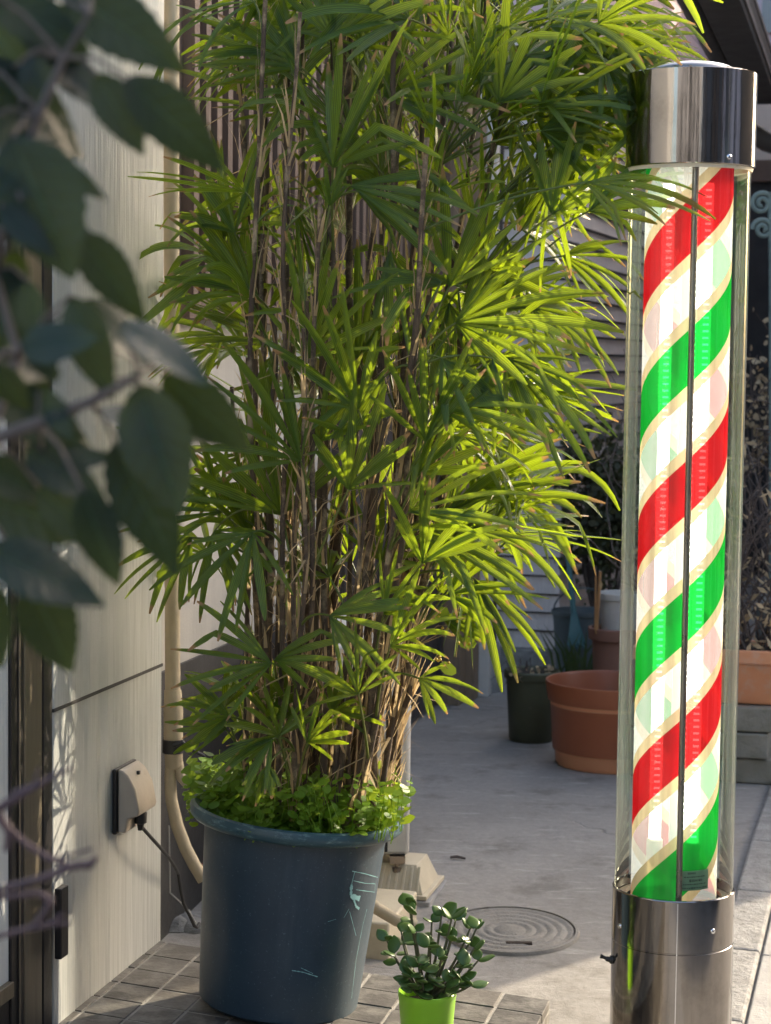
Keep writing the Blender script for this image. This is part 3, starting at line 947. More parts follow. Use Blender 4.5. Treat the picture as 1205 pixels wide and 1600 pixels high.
mb = MB(); mb.box((0.0, 0.0, -0.3), (9.4, 4.0, 4.6), fr=FT); mb.build('wall', simple('blue_grey_render', (0.30, 0.31, 0.34), (0.24, 0.25, 0.28), 0.7, 2), h2, smooth=False)
mb = MB()
for k in range(4):
    mb.box((0.8 + 2.2 * k, -0.03, 0.3), (1.9 + 2.2 * k, -0.001, 2.3), fr=FT)
mb.build('window', M['window'], h2, smooth=False)
mb = MB(); rngh = random.Random(6)
cm = [M['brown_beam'], M['beige'], M['eave'], M['white_siding'], M['pink_tile'], M['window'], M['rear_wall']]
x = 0.1
while x < 9.2:
    wq = rngh.uniform(0.08, 0.55)
    if rngh.random() < 0.7: mb.box((x, -0.0, 0.0), (x + wq, rngh.uniform(0.01, 0.15), rngh.uniform(3.0, 4.55)), m=rngh.randint(0, 6), fr=FT)
    x += wq + rngh.uniform(0.0, 0.3)
mb.build('cladding', cm, h2, smooth=False)

# ------------------------------------------------------------------ kerb, drain channel on the right
k0, k1 = onground(1151, 1400), onground(1205, 1232)
kd = (k1 - k0); kd.z = 0; kd.normalize()
kn = V((kd.y, -kd.x, 0))


def strip(name, b0, b1, h, mat, t0=-5.0, t1=7.0, seg=24, bev=0.004):
    mb = MB()
    for i in range(seg):
        ta = t0 + (t1 - t0) * i / seg + 0.002; tb = t0 + (t1 - t0) * (i + 1) / seg - 0.002
        lo = []; hi = []
        for (t, b) in ((ta, b0), (tb, b0), (tb, b1), (ta, b1)):
            p = V((k0.x, k0.y, 0)) + kd * t + kn * b
            lo.append(V((p.x, p.y, gz(p.y) - 0.1))); hi.append(V((p.x, p.y, gz(p.y) + h)))
        mb.hexa(lo, hi)
    return structure(mb.build(name, mat, smooth=False, bevel=bev))


strip('kerb', 0.0, 0.105, 0.022, M['rough_concrete'], bev=0.008)
strip('drain_edge', 0.112, 0.19, 0.012, M['smooth_concrete'])
# grated channel with slots
dc = thing('drain_cover', V((k0.x, k0.y, gz(k0.y))), 'grey concrete drain cover with a row of short curved slots', 'drain cover')
mb = MB(); sl = MB()
for i in range(18):
    ta = -5.0 + 0.6 * i + 0.004; tb = ta + 0.592
    lo = []; hi = []
    for (t, b) in ((ta, 0.197), (tb, 0.197), (tb, 0.62), (ta, 0.62)):
        p = V((k0.x, k0.y, 0)) + kd * t + kn * b
        lo.append(V((p.x, p.y, gz(p.y) - 0.1))); hi.append(V((p.x, p.y, gz(p.y) + 0.008)))
    mb.hexa(lo, hi)
mb.build('slab', M['smooth_concrete'], dc, smooth=False, bevel=0.004)
tq = onground(1190, 1597)
for k in range(26):
    p = V((k0.x, k0.y, 0)) + kd * (((tq - k0).dot(kd)) - 0.25 + 0.028 * k) + kn * 0.30
    vs = []
    for q in range(9):
        x = -0.065 + 0.13 * q / 8
        off = 0.010 * (1 - (x / 0.065) ** 2)
        wd = 0.0065 * (1 - (x / 0.066) ** 4) + 0.0008
        for s_ in (-1, 1):
            c_ = p + kn * (x + 0.02) + kd * (-off + s_ * wd)
            vs.append(V((c_.x, c_.y, gz(c_.y) + 0.0095)))
    sl.add(vs, [(2 * q, 2 * q + 1, 2 * q + 3, 2 * q + 2) for q in range(8)])
sl.build('slots', M['black_rubber'], dc, smooth=False)

# ------------------------------------------------------------------ manhole lid
mc = onground(797, 1456)
mL, mR = onground(691, 1450), onground(904, 1460)
rM = (mR - mL).length / 2
man = thing('manhole_cover', mc, 'round concrete manhole cover with worn concentric rings', 'manhole cover')
slope = Matrix.Rotation(math.atan(0.065), 3, 'X')


def tilt(mb):
    mb.v = [mc + slope @ (p - mc) for p in mb.v]
    return mb


prof = [(0.0, 0.009)]
for k in range(5):
    r0 = rM * (0.20 + 0.15 * k)
    prof += [(r0, 0.009), (r0 + 0.005, 0.0055), (r0 + 0.010, 0.0055), (r0 + 0.016, 0.009)]
prof += [(rM * 0.93, 0.009), (rM * 0.94, 0.003)]
mb = MB().lathe(prof[1:], 72, mc, caps=(True, False))
tilt(mb).build('lid', M['manhole'], man)
mb = MB().lathe([(rM * 0.955, 0.003), (rM * 0.96, 0.011), (rM * 1.0, 0.010), (rM * 1.02, 0.001)], 72, mc)
tilt(mb).build('ring', M['manhole'], man)
mb = MB().lathe([(rM * 0.938, 0.0035), (rM * 0.957, 0.0035)], 72, mc)
tilt(mb).build('gap', M['soil'], man)
sp_ = onground(811, 1478)
mb = MB()
for q in range(9):
    pass
mb.box((-0.035, -0.008, 0.0), (0.035, 0.008, 0.0105))
mb.v = [sp_ + slope @ p for p in mb.v]
mb.build('lift_slot', M['soil'], man, smooth=False)

# ------------------------------------------------------------------ barber pole
YPOLE = 4.2
pb = at(1052.5, 1383, YPOLE)
PX = pb.x
g0 = gz(YPOLE)
zB = at(1052.5, 1384, YPOLE).z          # rim of the base
zC0 = at(1079, 264, YPOLE).z            # underside of the cap
zC1 = at(1082, 117, YPOLE).z            # shoulder of the cap
zC2 = at(1083, 97, YPOLE).z             # top of the dome
P0 = V((PX, YPOLE, 0))
pole = thing('barber_pole', V((PX, YPOLE, g0)), 'tall lit barber pole with red and green stripes between chrome cap and base', 'barber pole')
RB, RT, RD, RC = 0.1262, 0.1262, 0.0885, 0.1310


def pol(r, th, z):  # th from the front (towards the camera), positive to the right
    return V((PX + r * sin(th), YPOLE - r * cos(th), z))


base = MB().lathe([(RB + 0.03, g0), (RB + 0.03, g0 + 0.03), (RB + 0.0, g0 + 0.035), (RB, zB - 0.112), (RB - 0.0012, zB - 0.111), (RB - 0.0012, zB - 0.109),
                   (RB + 0.0004, zB - 0.108), (RB + 0.0004, zB - 0.002), (RB - 0.001, zB), (RB - 0.006, zB), (RB - 0.0065, zB - 0.03), (0.03, zB - 0.034)], 128, P0).build('base', M['steel'], pole, ang=25)
mb = MB().lathe([(0.119, zB - 0.026), (0.118, zB - 0.02), (0.100, zB - 0.016), (0.099, zB - 0.024)], 96, P0)
mb.build('retaining_ring', M['beige_plastic'], pole)
cap = MB().lathe([(RC - 0.004, zC0 + 0.02), (RC - 0.002, zC0), (RC, zC0 + 0.0015), (RC, zC1 - 0.002), (RC - 0.002, zC1), (RC - 0.03, zC1 + 0.001),
                  (RC - 0.045, zC1 + 0.004)], 128, P0).build('cap', M['steel'], pole, ang=25)
dr = 0.088
dm = [(dr + 0.003, zC1 + 0.0005)] + [(dr * cos(a * pi / 20), zC1 + 0.004 + (zC2 - zC1 - 0.004) * sin(a * pi / 20)) for a in range(0, 10)] + [(0.002, zC2)]
MB().lathe(dm, 96, P0).build('dome', M['steel'], pole)
mb = MB().lathe([(RC - 0.006, zC0 + 0.012), (RC - 0.012, zC0 - 0.004), (RC - 0.006, zC0 - 0.0075), (RC - 0.0035, zC0 + 0.0)], 96, P0)
mb.build('cap_gasket', M['cream_plastic'], pole)
MB().lathe([(0.02, zC0 + 0.006), (RC - 0.008, zC0 + 0.006)], 64, P0).build('cap_underside', M['white_plastic'], pole)
# clear tube: two walls
tb = MB().lathe([(RT - 0.0035, zB - 0.025), (RT - 0.0035, zC0 + 0.004)], 128, P0).build('clear_tube', M['acrylic'], pole)
# striped drum
PITCHZ = 0.527
zred = at(1073, 346, YPOLE - RD).z
CH, CB = 0.0555, 0.0285
zd0, zd1 = zB - 0.022, zC0 + 0.004


def ribbon(name, zc, lo, hi, mat, r):
    mb = MB()
    th0 = (zd0 - zc - hi) / PITCHZ * 2 * pi
    th1 = (zd1 - zc - lo) / PITCHZ * 2 * pi
    N = max(2, int((th1 - th0) / radians(3)))
    vs = []; fs = []
    K = 3
    for i in range(N + 1):
        th = th0 + (th1 - th0) * i / N
        z = zc + PITCHZ * th / (2 * pi)
        for k in range(K + 1):
            zz = min(zd1, max(zd0, z + lo + (hi - lo) * k / K))
            vs.append(pol(r, th, zz))
    for i in range(N):
        for k in range(K):
            a = i * (K + 1) + k
            fs.append((a, a + K + 1, a + K + 2, a + 1))
    return MB().add(vs, fs).build(name, mat, pole)


ribbon('red_stripe', zred, -CH, CH, M['film_red'], RD)
ribbon('green_stripe', zred - PITCHZ / 2, -CH, CH, M['film_green'], RD)
for zc in (zred, zred - PITCHZ / 2):
    ribbon('stripe_border', zc, CH, CH + CB, M['film_cream'], RD)
    ribbon('stripe_border', zc, -CH - CB, -CH, M['film_cream'], RD)
    ribbon('clear_panel', zc, CH + CB, PITCHZ / 2 - CH - CB, M['film_milky'], RD)
# lamps with their chips and holders
for lx, ly, r_ in ((-0.040, 0.01, 0.0125), (0.034, -0.022, 0.0125), (0.018, 0.045, 0.0125)):
    c_ = P0 + V((lx, ly, 0))
    lamp = MB().lathe([(r_, zB + 0.09), (r_, zC0 - 0.02)], 20, c_, caps=(True, True)).build('lamp', M['lamp'], pole)
    mb = MB()
    z = zB + 0.11
    while z < zC0 - 0.04:
        for s_ in (-1,):
            mb.box((c_.x - 0.006, c_.y + s_ * (r_ + 0.0015), z), (c_.x + 0.006, c_.y + s_ * (r_ + 0.0003), z + 0.0045))
        z += 0.0135
    mb.build('led_chips', M['led'], lamp, smooth=False)
    hb_ = MB()
    hb_.lathe([(0.017, zB + 0.05), (0.017, zB + 0.095), (0.014, zB + 0.098)], 18, c_, caps=(True, True))
    hb_.box((c_.x - 0.014, c_.y - 0.014, zB + 0.02), (c_.x + 0.014, c_.y + 0.014, zB + 0.05))
    hb_.lathe([(0.017, zC0 - 0.03), (0.017, zC0 + 0.004)], 18, c_, caps=(True, True))
    hb_.build('lamp_holder', M['cream_plastic'], pole)
mb = MB()
mb.box((PX - 0.012, YPOLE - 0.003, zB - 0.02), (PX + 0.006, YPOLE + 0.003, zC0))
mb.build('inner_post', M['ac_paint'], pole, smooth=False)
# dark rod in front of the drum
thr = radians(-2)
mb = MB(); mb.tube([pol(0.101, thr, zB - 0.03), pol(0.101, thr, zC0 + 0.004)], 0.0066, 14)
mb.build('tie_rod', M['steel_dark'], pole)
# seam, screws, switch
mb = MB()
for i in range(2):
    pass
ths = radians(-4)
mb.add([pol(RB + 0.0009, ths - 0.008, g0 + 0.04), pol(RB + 0.0009, ths + 0.008, g0 + 0.04), pol(RB + 0.0009, ths + 0.008, zB - 0.004), pol(RB + 0.0009, ths - 0.008, zB - 0.004)], [(0, 1, 2, 3)])
mb.build('seam', M['screw'], pole, smooth=False)


def screw(px, py, r, th_off=0):
    x = at(px, py, YPOLE - r).x - PX
    th = math.asin(max(-0.98, min(0.98, x / r)))
    z = at(px, py, YPOLE - r * cos(th)).z
    c_ = pol(r, th, z); nrm = (c_ - V((PX, YPOLE, z))).normalized()
    up = V((0, 0, 1)); sd_ = up.cross(nrm)
    vs = []; fs = []
    prof = [(0.0058, -0.001), (0.0058, 0.0015), (0.0045, 0.0032), (0.0018, 0.004)]
    for (rr, dd) in prof:
        for k in range(14):
            a = 2 * pi * k / 14
            vs.append(c_ + nrm * dd + (sd_ * cos(a) + up * sin(a)) * rr)
    for j in range(3):
        for k in range(14):
            fs.append((j * 14 + k, j * 14 + (k + 1) % 14, (j + 1) * 14 + (k + 1) % 14, (j + 1) * 14 + k))
    fs.append(tuple(42 + k for k in range(14)))
    MB().add(vs, fs).build('screw', M['screw'], pole)


screw(976, 1447, RB); screw(1116, 1455, RB); screw(1141, 245, RC)
mb = MB()
q0 = V((PX - RB + 0.004, YPOLE - 0.01, at(950, 1497, YPOLE).z))
mb.tube([q0, q0 + V((-0.008, 0, 0)), q0 + V((-0.0085, 0, 0)), q0 + V((-0.016, 0, 0.002))], [0.009, 0.009, 0.006, 0.0055], 12)
mb.tube([q0 + V((-0.013, 0, 0.001)), q0 + V((-0.022, 0, 0.005)), q0 + V((-0.028, 0, 0.007))], [0.0035, 0.0035, 0.0048], 10)
mb.build('switch', M['black_rubber'], pole)
# maker's plate on the drum with rows of worn tiny print
rp = RD + 0.0012


def plate_pt(px, py, r):
    x = at(px, py, YPOLE - r * 0.9).x - PX
    th = math.asin(max(-1, min(1, x / r)))
    return th, at(px, py, YPOLE - r * cos(th)).z


tA, zA = plate_pt(1057, 1361, rp); tB_, zB2 = plate_pt(1108, 1388, rp)
vs = []; fs = []
for i in range(9):
    th = tA + (tB_ - tA) * i / 8
    vs += [pol(rp, th, zB2), pol(rp, th, zA)]
fs = [(2 * i, 2 * i + 2, 2 * i + 3, 2 * i + 1) for i in range(8)]
plate = MB().add(vs, fs).build('maker_plate', M['plate'], pole)
mb = MB()
rnd = random.Random(3)
for row, (f0, f1, hgt) in enumerate([(0.3, 0.55, 0.10), (0.2, 0.85, 0.06), (0.35, 0.75, 0.12), (0.12, 0.9, 0.05), (0.06, 0.94, 0.07)]):
    zc = zA + (zB2 - zA) * (0.13 + 0.185 * row)
    x = f0
    while x < f1:
        wd = rnd.uniform(0.02, 0.06)
        th = tA + (tB_ - tA) * x; th2 = tA + (tB_ - tA) * min(f1, x + wd)
        hh = (zA - zB2) * hgt * rnd.uniform(0.6, 1.0) * 0.6
        mb.add([pol(rp + 0.0006, th, zc - hh), pol(rp + 0.0006, th2, zc - hh), pol(rp + 0.0006, th2, zc + hh), pol(rp + 0.0006, th, zc + hh)], [(0, 1, 2, 3)])
        x += wd + 0.018
mb.build('plate_print', M['ink'], plate, smooth=False)

tg = onground(714, 1343)
mb = MB()
mb.tube([tg + V((-0.02, 0.004, 0.006)), tg + V((0.0, 0, 0.009)), tg + V((0.026, -0.006, 0.005))], [0.004, 0.005, 0.003], 7)
tag(mb.build('fallen_twig', M['grey_twig']), 'short brown twig lying on the grey concrete beyond the manhole cover', 'twig')
# ------------------------------------------------------------------ blue tub
YT = 4.36
tub_c = at(434, 1592, YT); tub_c.z = PZ
tub = thing('planter_tub', tub_c, 'large scuffed dark blue plastic tub with a rolled rim, leaning slightly on the tiled step', 'planter')
TILT = radians(5.2)
tub.rotation_euler = (0, TILT, 0)
TH = 0.432
tp = [(0.02, 0.002), (0.160, 0.002), (0.172, 0.012), (0.176, 0.06), (0.196, TH - 0.06), (0.198, TH - 0.036), (0.201, TH - 0.032), (0.223, TH - 0.030), (0.230, TH - 0.023), (0.232, TH - 0.012),
      (0.229, TH - 0.002), (0.222, TH + 0.001), (0.208, TH - 0.004), (0.202, TH - 0.012), (0.190, TH - 0.06), (0.176, TH - 0.12)]
MB().lathe(tp[:6], 96).build('body', M['blue_pot'], tub, world=False)
MB().lathe(tp[5:], 96).build('rim', M['blue_rim'], tub, world=False)
mb = MB().lathe([(0.001, TH - 0.035), (0.1, TH - 0.032), (0.192, TH - 0.045)], 48)
mb.build('soil', M['soil'], tub, world=False)
TUBM = Matrix.Translation(tub_c) @ Matrix.Rotation(TILT, 4, 'Y')


def tubpt(px, py):
    """pixel -> (angle from front, height) on the tub wall, in its own tilted frame"""
    d = ray(px, py); o = V((0, 0, EYE))
    I = TUBM.inverted()
    o2 = I @ o; d2 = I.to_3x3() @ d
    best = None
    for i in range(4000):
        p = o2 + d2 * (3.9 + i * 0.0003)
        r = sqrt(p.x ** 2 + p.y ** 2)
        rr = 0.176 + (0.196 - 0.176) * max(0, min(1, (p.z - 0.06) / (TH - 0.12)))
        if r <= rr + 0.0006:
            return p
    return None


def scratch(pts, wd, mb):
    fine = []
    for (x0, y0), (x1, y1) in zip(pts, pts[1:]):
        for k in range(6):
            fine.append((x0 + (x1 - x0) * k / 6, y0 + (y1 - y0) * k / 6))
    fine.append(pts[-1])
    P_ = [tubpt(*q) for q in fine]
    P_ = [p + V((p.x, p.y, 0)).normalized() * 0.0009 for p in P_ if p is not None]
    for a, b in zip(P_, P_[1:]):
        d = (b - a)
        if d.length < 1e-6: continue
        nrm = V((a.x, a.y, 0)).normalized()
        s_ = d.cross(nrm).normalized() * wd * rng_s.uniform(0.6, 1.25)
        mb.add([a - s_, b - s_, b + s_, a + s_], [(0, 1, 2, 3)])


rng_s = random.Random(2)
mb = MB()
scratch([(550, 1361), (570, 1365), (590, 1371)], 0.0008, mb)
scratch([(552, 1376), (570, 1380), (586, 1381)], 0.0007, mb)
scratch([(586, 1381), (585, 1394), (556, 1390)], 0.0007, mb)
scratch([(554, 1362), (549, 1382)], 0.0007, mb)
scratch([(549, 1382), (548, 1398), (553, 1404)], 0.0035, mb)
scratch([(548, 1400), (562, 1404)], 0.005, mb)
scratch([(553, 1406), (556, 1416), (561, 1420)], 0.0025, mb)
mb.build('scratch', M['scratch'], tub, smooth=False, world=False)
mb = MB()
scratch([(545, 1420), (537, 1434)], 0.0006, mb)
scratch([(546, 1424), (556, 1462)], 0.0007, mb)
scratch([(573, 1420), (566, 1448), (556, 1500), (549, 1560)], 0.0007, mb)
mb.build('scratch', M['scratch'], tub, smooth=False, world=False)
mb = MB()
scratch([(456, 1516), (474, 1519), (496, 1526)], 0.0010, mb)
scratch([(470, 1512), (489, 1521)], 0.0006, mb)
mb.build('scratch', M['scratch'], tub, smooth=False, world=False)
mb = MB()
scratch([(512, 1440), (525, 1436)], 0.0005, mb)
mb.build('scratch', M['scratch'], tub, smooth=False, world=False)

# ------------------------------------------------------------------ lady palm
soil_c = TUBM @ V((0, 0, TH - 0.035))
palm = thing('lady_palm', soil_c, 'dense lady palm of many brown canes and fan leaves growing from the blue tub', 'palm')
rng = random.Random(21)
canes = []
fib_all = MB()


def cane_path(bx, by, tx, ty, Yb, Yt, bend=0.0):
    a = at(bx, by, Yb); b = at(tx, ty, Yt)
    a.z = soil_c.z - 0.015
    pts = []
    N = 16
    wob = V((rng.uniform(-1, 1), rng.uniform(-1, 1), 0)) * 0.012
    for i in range(N + 1):
        t = i / N
        p = a.lerp(b, t)
        p += V((bend, 0, 0)) * (t * (1 - t)) * 4 * 0.06
        p += wob * sin(3 * pi * t) + V((noise.noise((bx, by, 5 * t)), noise.noise((tx, bx, 5 * t + 9)), 0)) * 0.014
        pts.append(p)
    return pts


NC = 36
for i in range(NC):
    f = (i + rng.uniform(-0.4, 0.4)) / NC
    bx = 392 + f * 205
    by = 1245 + rng.uniform(-14, 14) - (25 if f < 0.2 else 0)
    Yb = YT + rng.uniform(-0.13, 0.13) * (1.15 - abs(f - 0.5))
    tx = bx + (-45 + 265 * f) * rng.uniform(0.6, 1.15) + rng.uniform(-15, 15)
    full = rng.random() < 0.6
    ty = rng.uniform(-190, 60) if full else rng.uniform(120, 720)
    if not full:
        fr = (1245 - ty) / 1330
        tx = bx + (tx - bx) * fr
    canes.append((cane_path(bx, by, tx, ty, Yb, Yb + rng.uniform(-0.22, 0.25), rng.uniform(-0.5, 0.7)), rng.uniform(0.0062, 0.0108)))
# a few leaning strongly, as the ones at the right of the clump
for (bx, by, tx, ty, Yb, Yt) in [(580, 1262, 652, 985, 4.36, 4.30), (560, 1240, 790, 150, 4.5, 4.45), (585, 1240, 760, 330, 4.4, 4.35), (598, 1225, 700, 560, 4.42, 4.5), (430, 1200, 452, 60, 4.38, 4.42), (410, 1210, 425, 480, 4.35, 4.3), (540, 1240, 640, 620, 4.3, 4.25), (500, 1240, 512, 330, 4.28, 4.25)]:
    canes.append((cane_path(bx, by, tx, ty, Yb, Yt, 0.1), rng.uniform(0.008, 0.0115)))

for pts, r in canes:
    mb = MB()
    # resample with nodes
    P_ = []; R_ = []
    L = len(pts)
    segs = 46
    ph = rng.uniform(0, 1)
    for i in range(segs + 1):
        t = i / segs * (L - 1); k = min(int(t), L - 2); q = pts[k].lerp(pts[k + 1], t - k)
        P_.append(q)
        u = i / segs
        R_.append(r * (1.12 - 0.42 * u) * (1.0 + 0.10 * sin(i * 2.1 + ph * 9) + 0.08 * rng.uniform(-1, 1)))
    mb.tube(P_, [q * 0.78 for q in R_], 8)
    # dry sheath fibres and petiole stubs
    nf = rng.randint(34, 66)
    for _ in range(nf):
        t = rng.uniform(0.05, 0.97)
        k = int(t * segs)
        c_ = P_[k]; ax = (P_[min(k + 1, segs)] - P_[max(k - 1, 0)]).normalized()
        ang = rng.uniform(0, 2 * pi)
        o_ = V((cos(ang), sin(ang), 0))
        out = rng.uniform(0.02, 0.34) if rng.random() < 0.85 else rng.uniform(0.4, 0.8)
        ln = rng.uniform(0.035, 0.14)
        d = (ax + o_ * out).normalized()
        if rng.random() < 0.12: d = (o_ - ax * 0.4).normalized()
        wv_ = d.cross(o_ + V((0, 0, 0.01))).normalized() * rng.uniform(0.0012, 0.0042)
        s0 = c_ + o_ * R_[k] * 0.9
        curl = o_ * rng.uniform(-0.15, 0.25) * ln
        m_ = s0 + d * ln * 0.55 + curl * 0.3
        e_ = s0 + d * ln + curl - V((0, 0, 0.25 * ln * out))
        mb.add([s0 - wv_, s0 + wv_, m_ + wv_ * 0.8, m_ - wv_ * 0.8, e_], [(0, 1, 2, 3), (3, 2, 4)], 1)
    mb.build('cane', [M['cane'], M['fibre']], palm, ang=60)


def nearest_cane(p, below=0.12):
    best = None; bd = 9
    for pts, r in canes:
        for q in pts:
            dz = p.z - q.z
            if dz < 0.02 or dz > 0.35: continue
            d = (q - p).length + abs(dz - below) * 0.8
            if d < bd: bd = d; best = q
    return best


def fan(hub, A, N, n, L, W, spread, droop, seed, pet=True, curl=0.0):
    r = random.Random(seed)
    A = A.normalized(); S = N.cross(A).normalized(); N = A.cross(S).normalized()
    mb = MB()
    T = 9
    for i in range(n):
        f = (i / (n - 1) - 0.5) if n > 1 else 0.0
        ph = spread * f + r.uniform(-0.13, 0.13)
        d = (A * cos(ph) + S * sin(ph)).normalized()
        Li = L * (1.0 - 0.32 * abs(2 * f) ** 2) * r.uniform(0.68, 1.12)
        Wi = W * r.uniform(0.5, 1.0)
        if abs(f) > 0.45: Wi *= 0.75
        sr = r.random()
        up0 = N * r.uniform(-0.16, 0.22)
        dr_ = droop * r.uniform(0.4, 1.9)
        tw = r.uniform(-0.5, 0.5)
        brk = r.random() < 0.13
        bt = r.uniform(0.45, 0.8)
        vs = []; fs = []; ts = []; us = []
        prev = hub.copy(); dirv = (d + up0).normalized()
        for k in range(T + 1):
            t = k / T
            if k:
                step = Li / T
                g_ = V((0, 0, -1))
                hor = sqrt(max(0.0, 1 - dirv.z ** 2))
                dirv = (dirv + g_ * dr_ * (0.25 + 1.5 * t) * step / L * (0.35 + 0.65 * hor) + N * curl * step).normalized()
                if brk and t > bt:
                    dirv = (dirv + g_ * 0.9).normalized(); brk = False
                prev = prev + dirv * step
            wd = Wi * (0.16 + 0.84 * min(1, (t / 0.42)) ** 0.8) if t < 0.42 else Wi * (1 - 0.62 * ((t - 0.42) / 0.58) ** 2.2)
            if t > 0.97: wd = Wi * 0.22
            side = N.cross(dirv).normalized()
            nn = dirv.cross(side).normalized()
            sd2 = side * cos(tw * t) + nn * sin(tw * t)
            nn2 = dirv.cross(sd2).normalized()
            fold = 0.22 * wd * (1 - 0.3 * t)
            for s_, kk in ((-1, 0), (-0.5, 0.5), (0, 1), (0.5, 0.5), (1, 0)):
                vs.append(prev + sd2 * (s_ * wd * 0.5) - nn2 * (fold * kk))
                ts.append(t); us.append((s_ * 1.0, sr))
        for k in range(T):
            for j in range(4):
                a = k * 5 + j
                fs.append((a, a + 1, a + 6, a + 5))
        mb.add(vs, fs, 0, ts, us)
    if pet:
        c_ = nearest_cane(hub - A * 0.08)
        if c_ is None or (c_ - hub).length > 0.45:
            c_ = hub - A * 0.16 - V((0, 0, 0.10))
        mid = c_.lerp(hub, 0.5) + V((0, 0, 0.02)) - A * 0.01
        pp = []
        for k in range(8):
            t = k / 7
            pp.append(c_ * (1 - t) ** 2 + mid * 2 * t * (1 - t) + hub * t ** 2)
        mb.tube(pp, [0.0034 - 0.0014 * k / 7 for k in range(8)], 6, 1)
    return mb


fans = []


def add_fan(px, py, Y, ang, spread, n, L, W=0.027, toward=0.25, droop=0.7, seed=None, up=0.5, hero=True, curl=0.0):
    hub = at(px, py, Y)
    a = radians(ang)
    A = V((cos(a), -toward, sin(a)))
    r = random.Random(seed if seed is not None else len(fans) + 100)
    # leaf plane: seen from the camera, its upper face turned to the light
    N = V((r.uniform(-0.25, 0.25), -0.75 + r.uniform(-0.2, 0.2), up + r.uniform(-0.2, 0.2))) if hero else V((r.uniform(-0.9, 0.9), r.uniform(-1.0, 0.25), up + r.uniform(-0.3, 0.6)))
    if abs(N.normalized().dot(A.normalized())) > 0.85: N += V((0.4, 0, 0.4))
    fans.append((hero, Y, L, fan(hub, A, N, n, L, W, radians(spread), droop, len(fans) * 7 + 5, True, curl)))


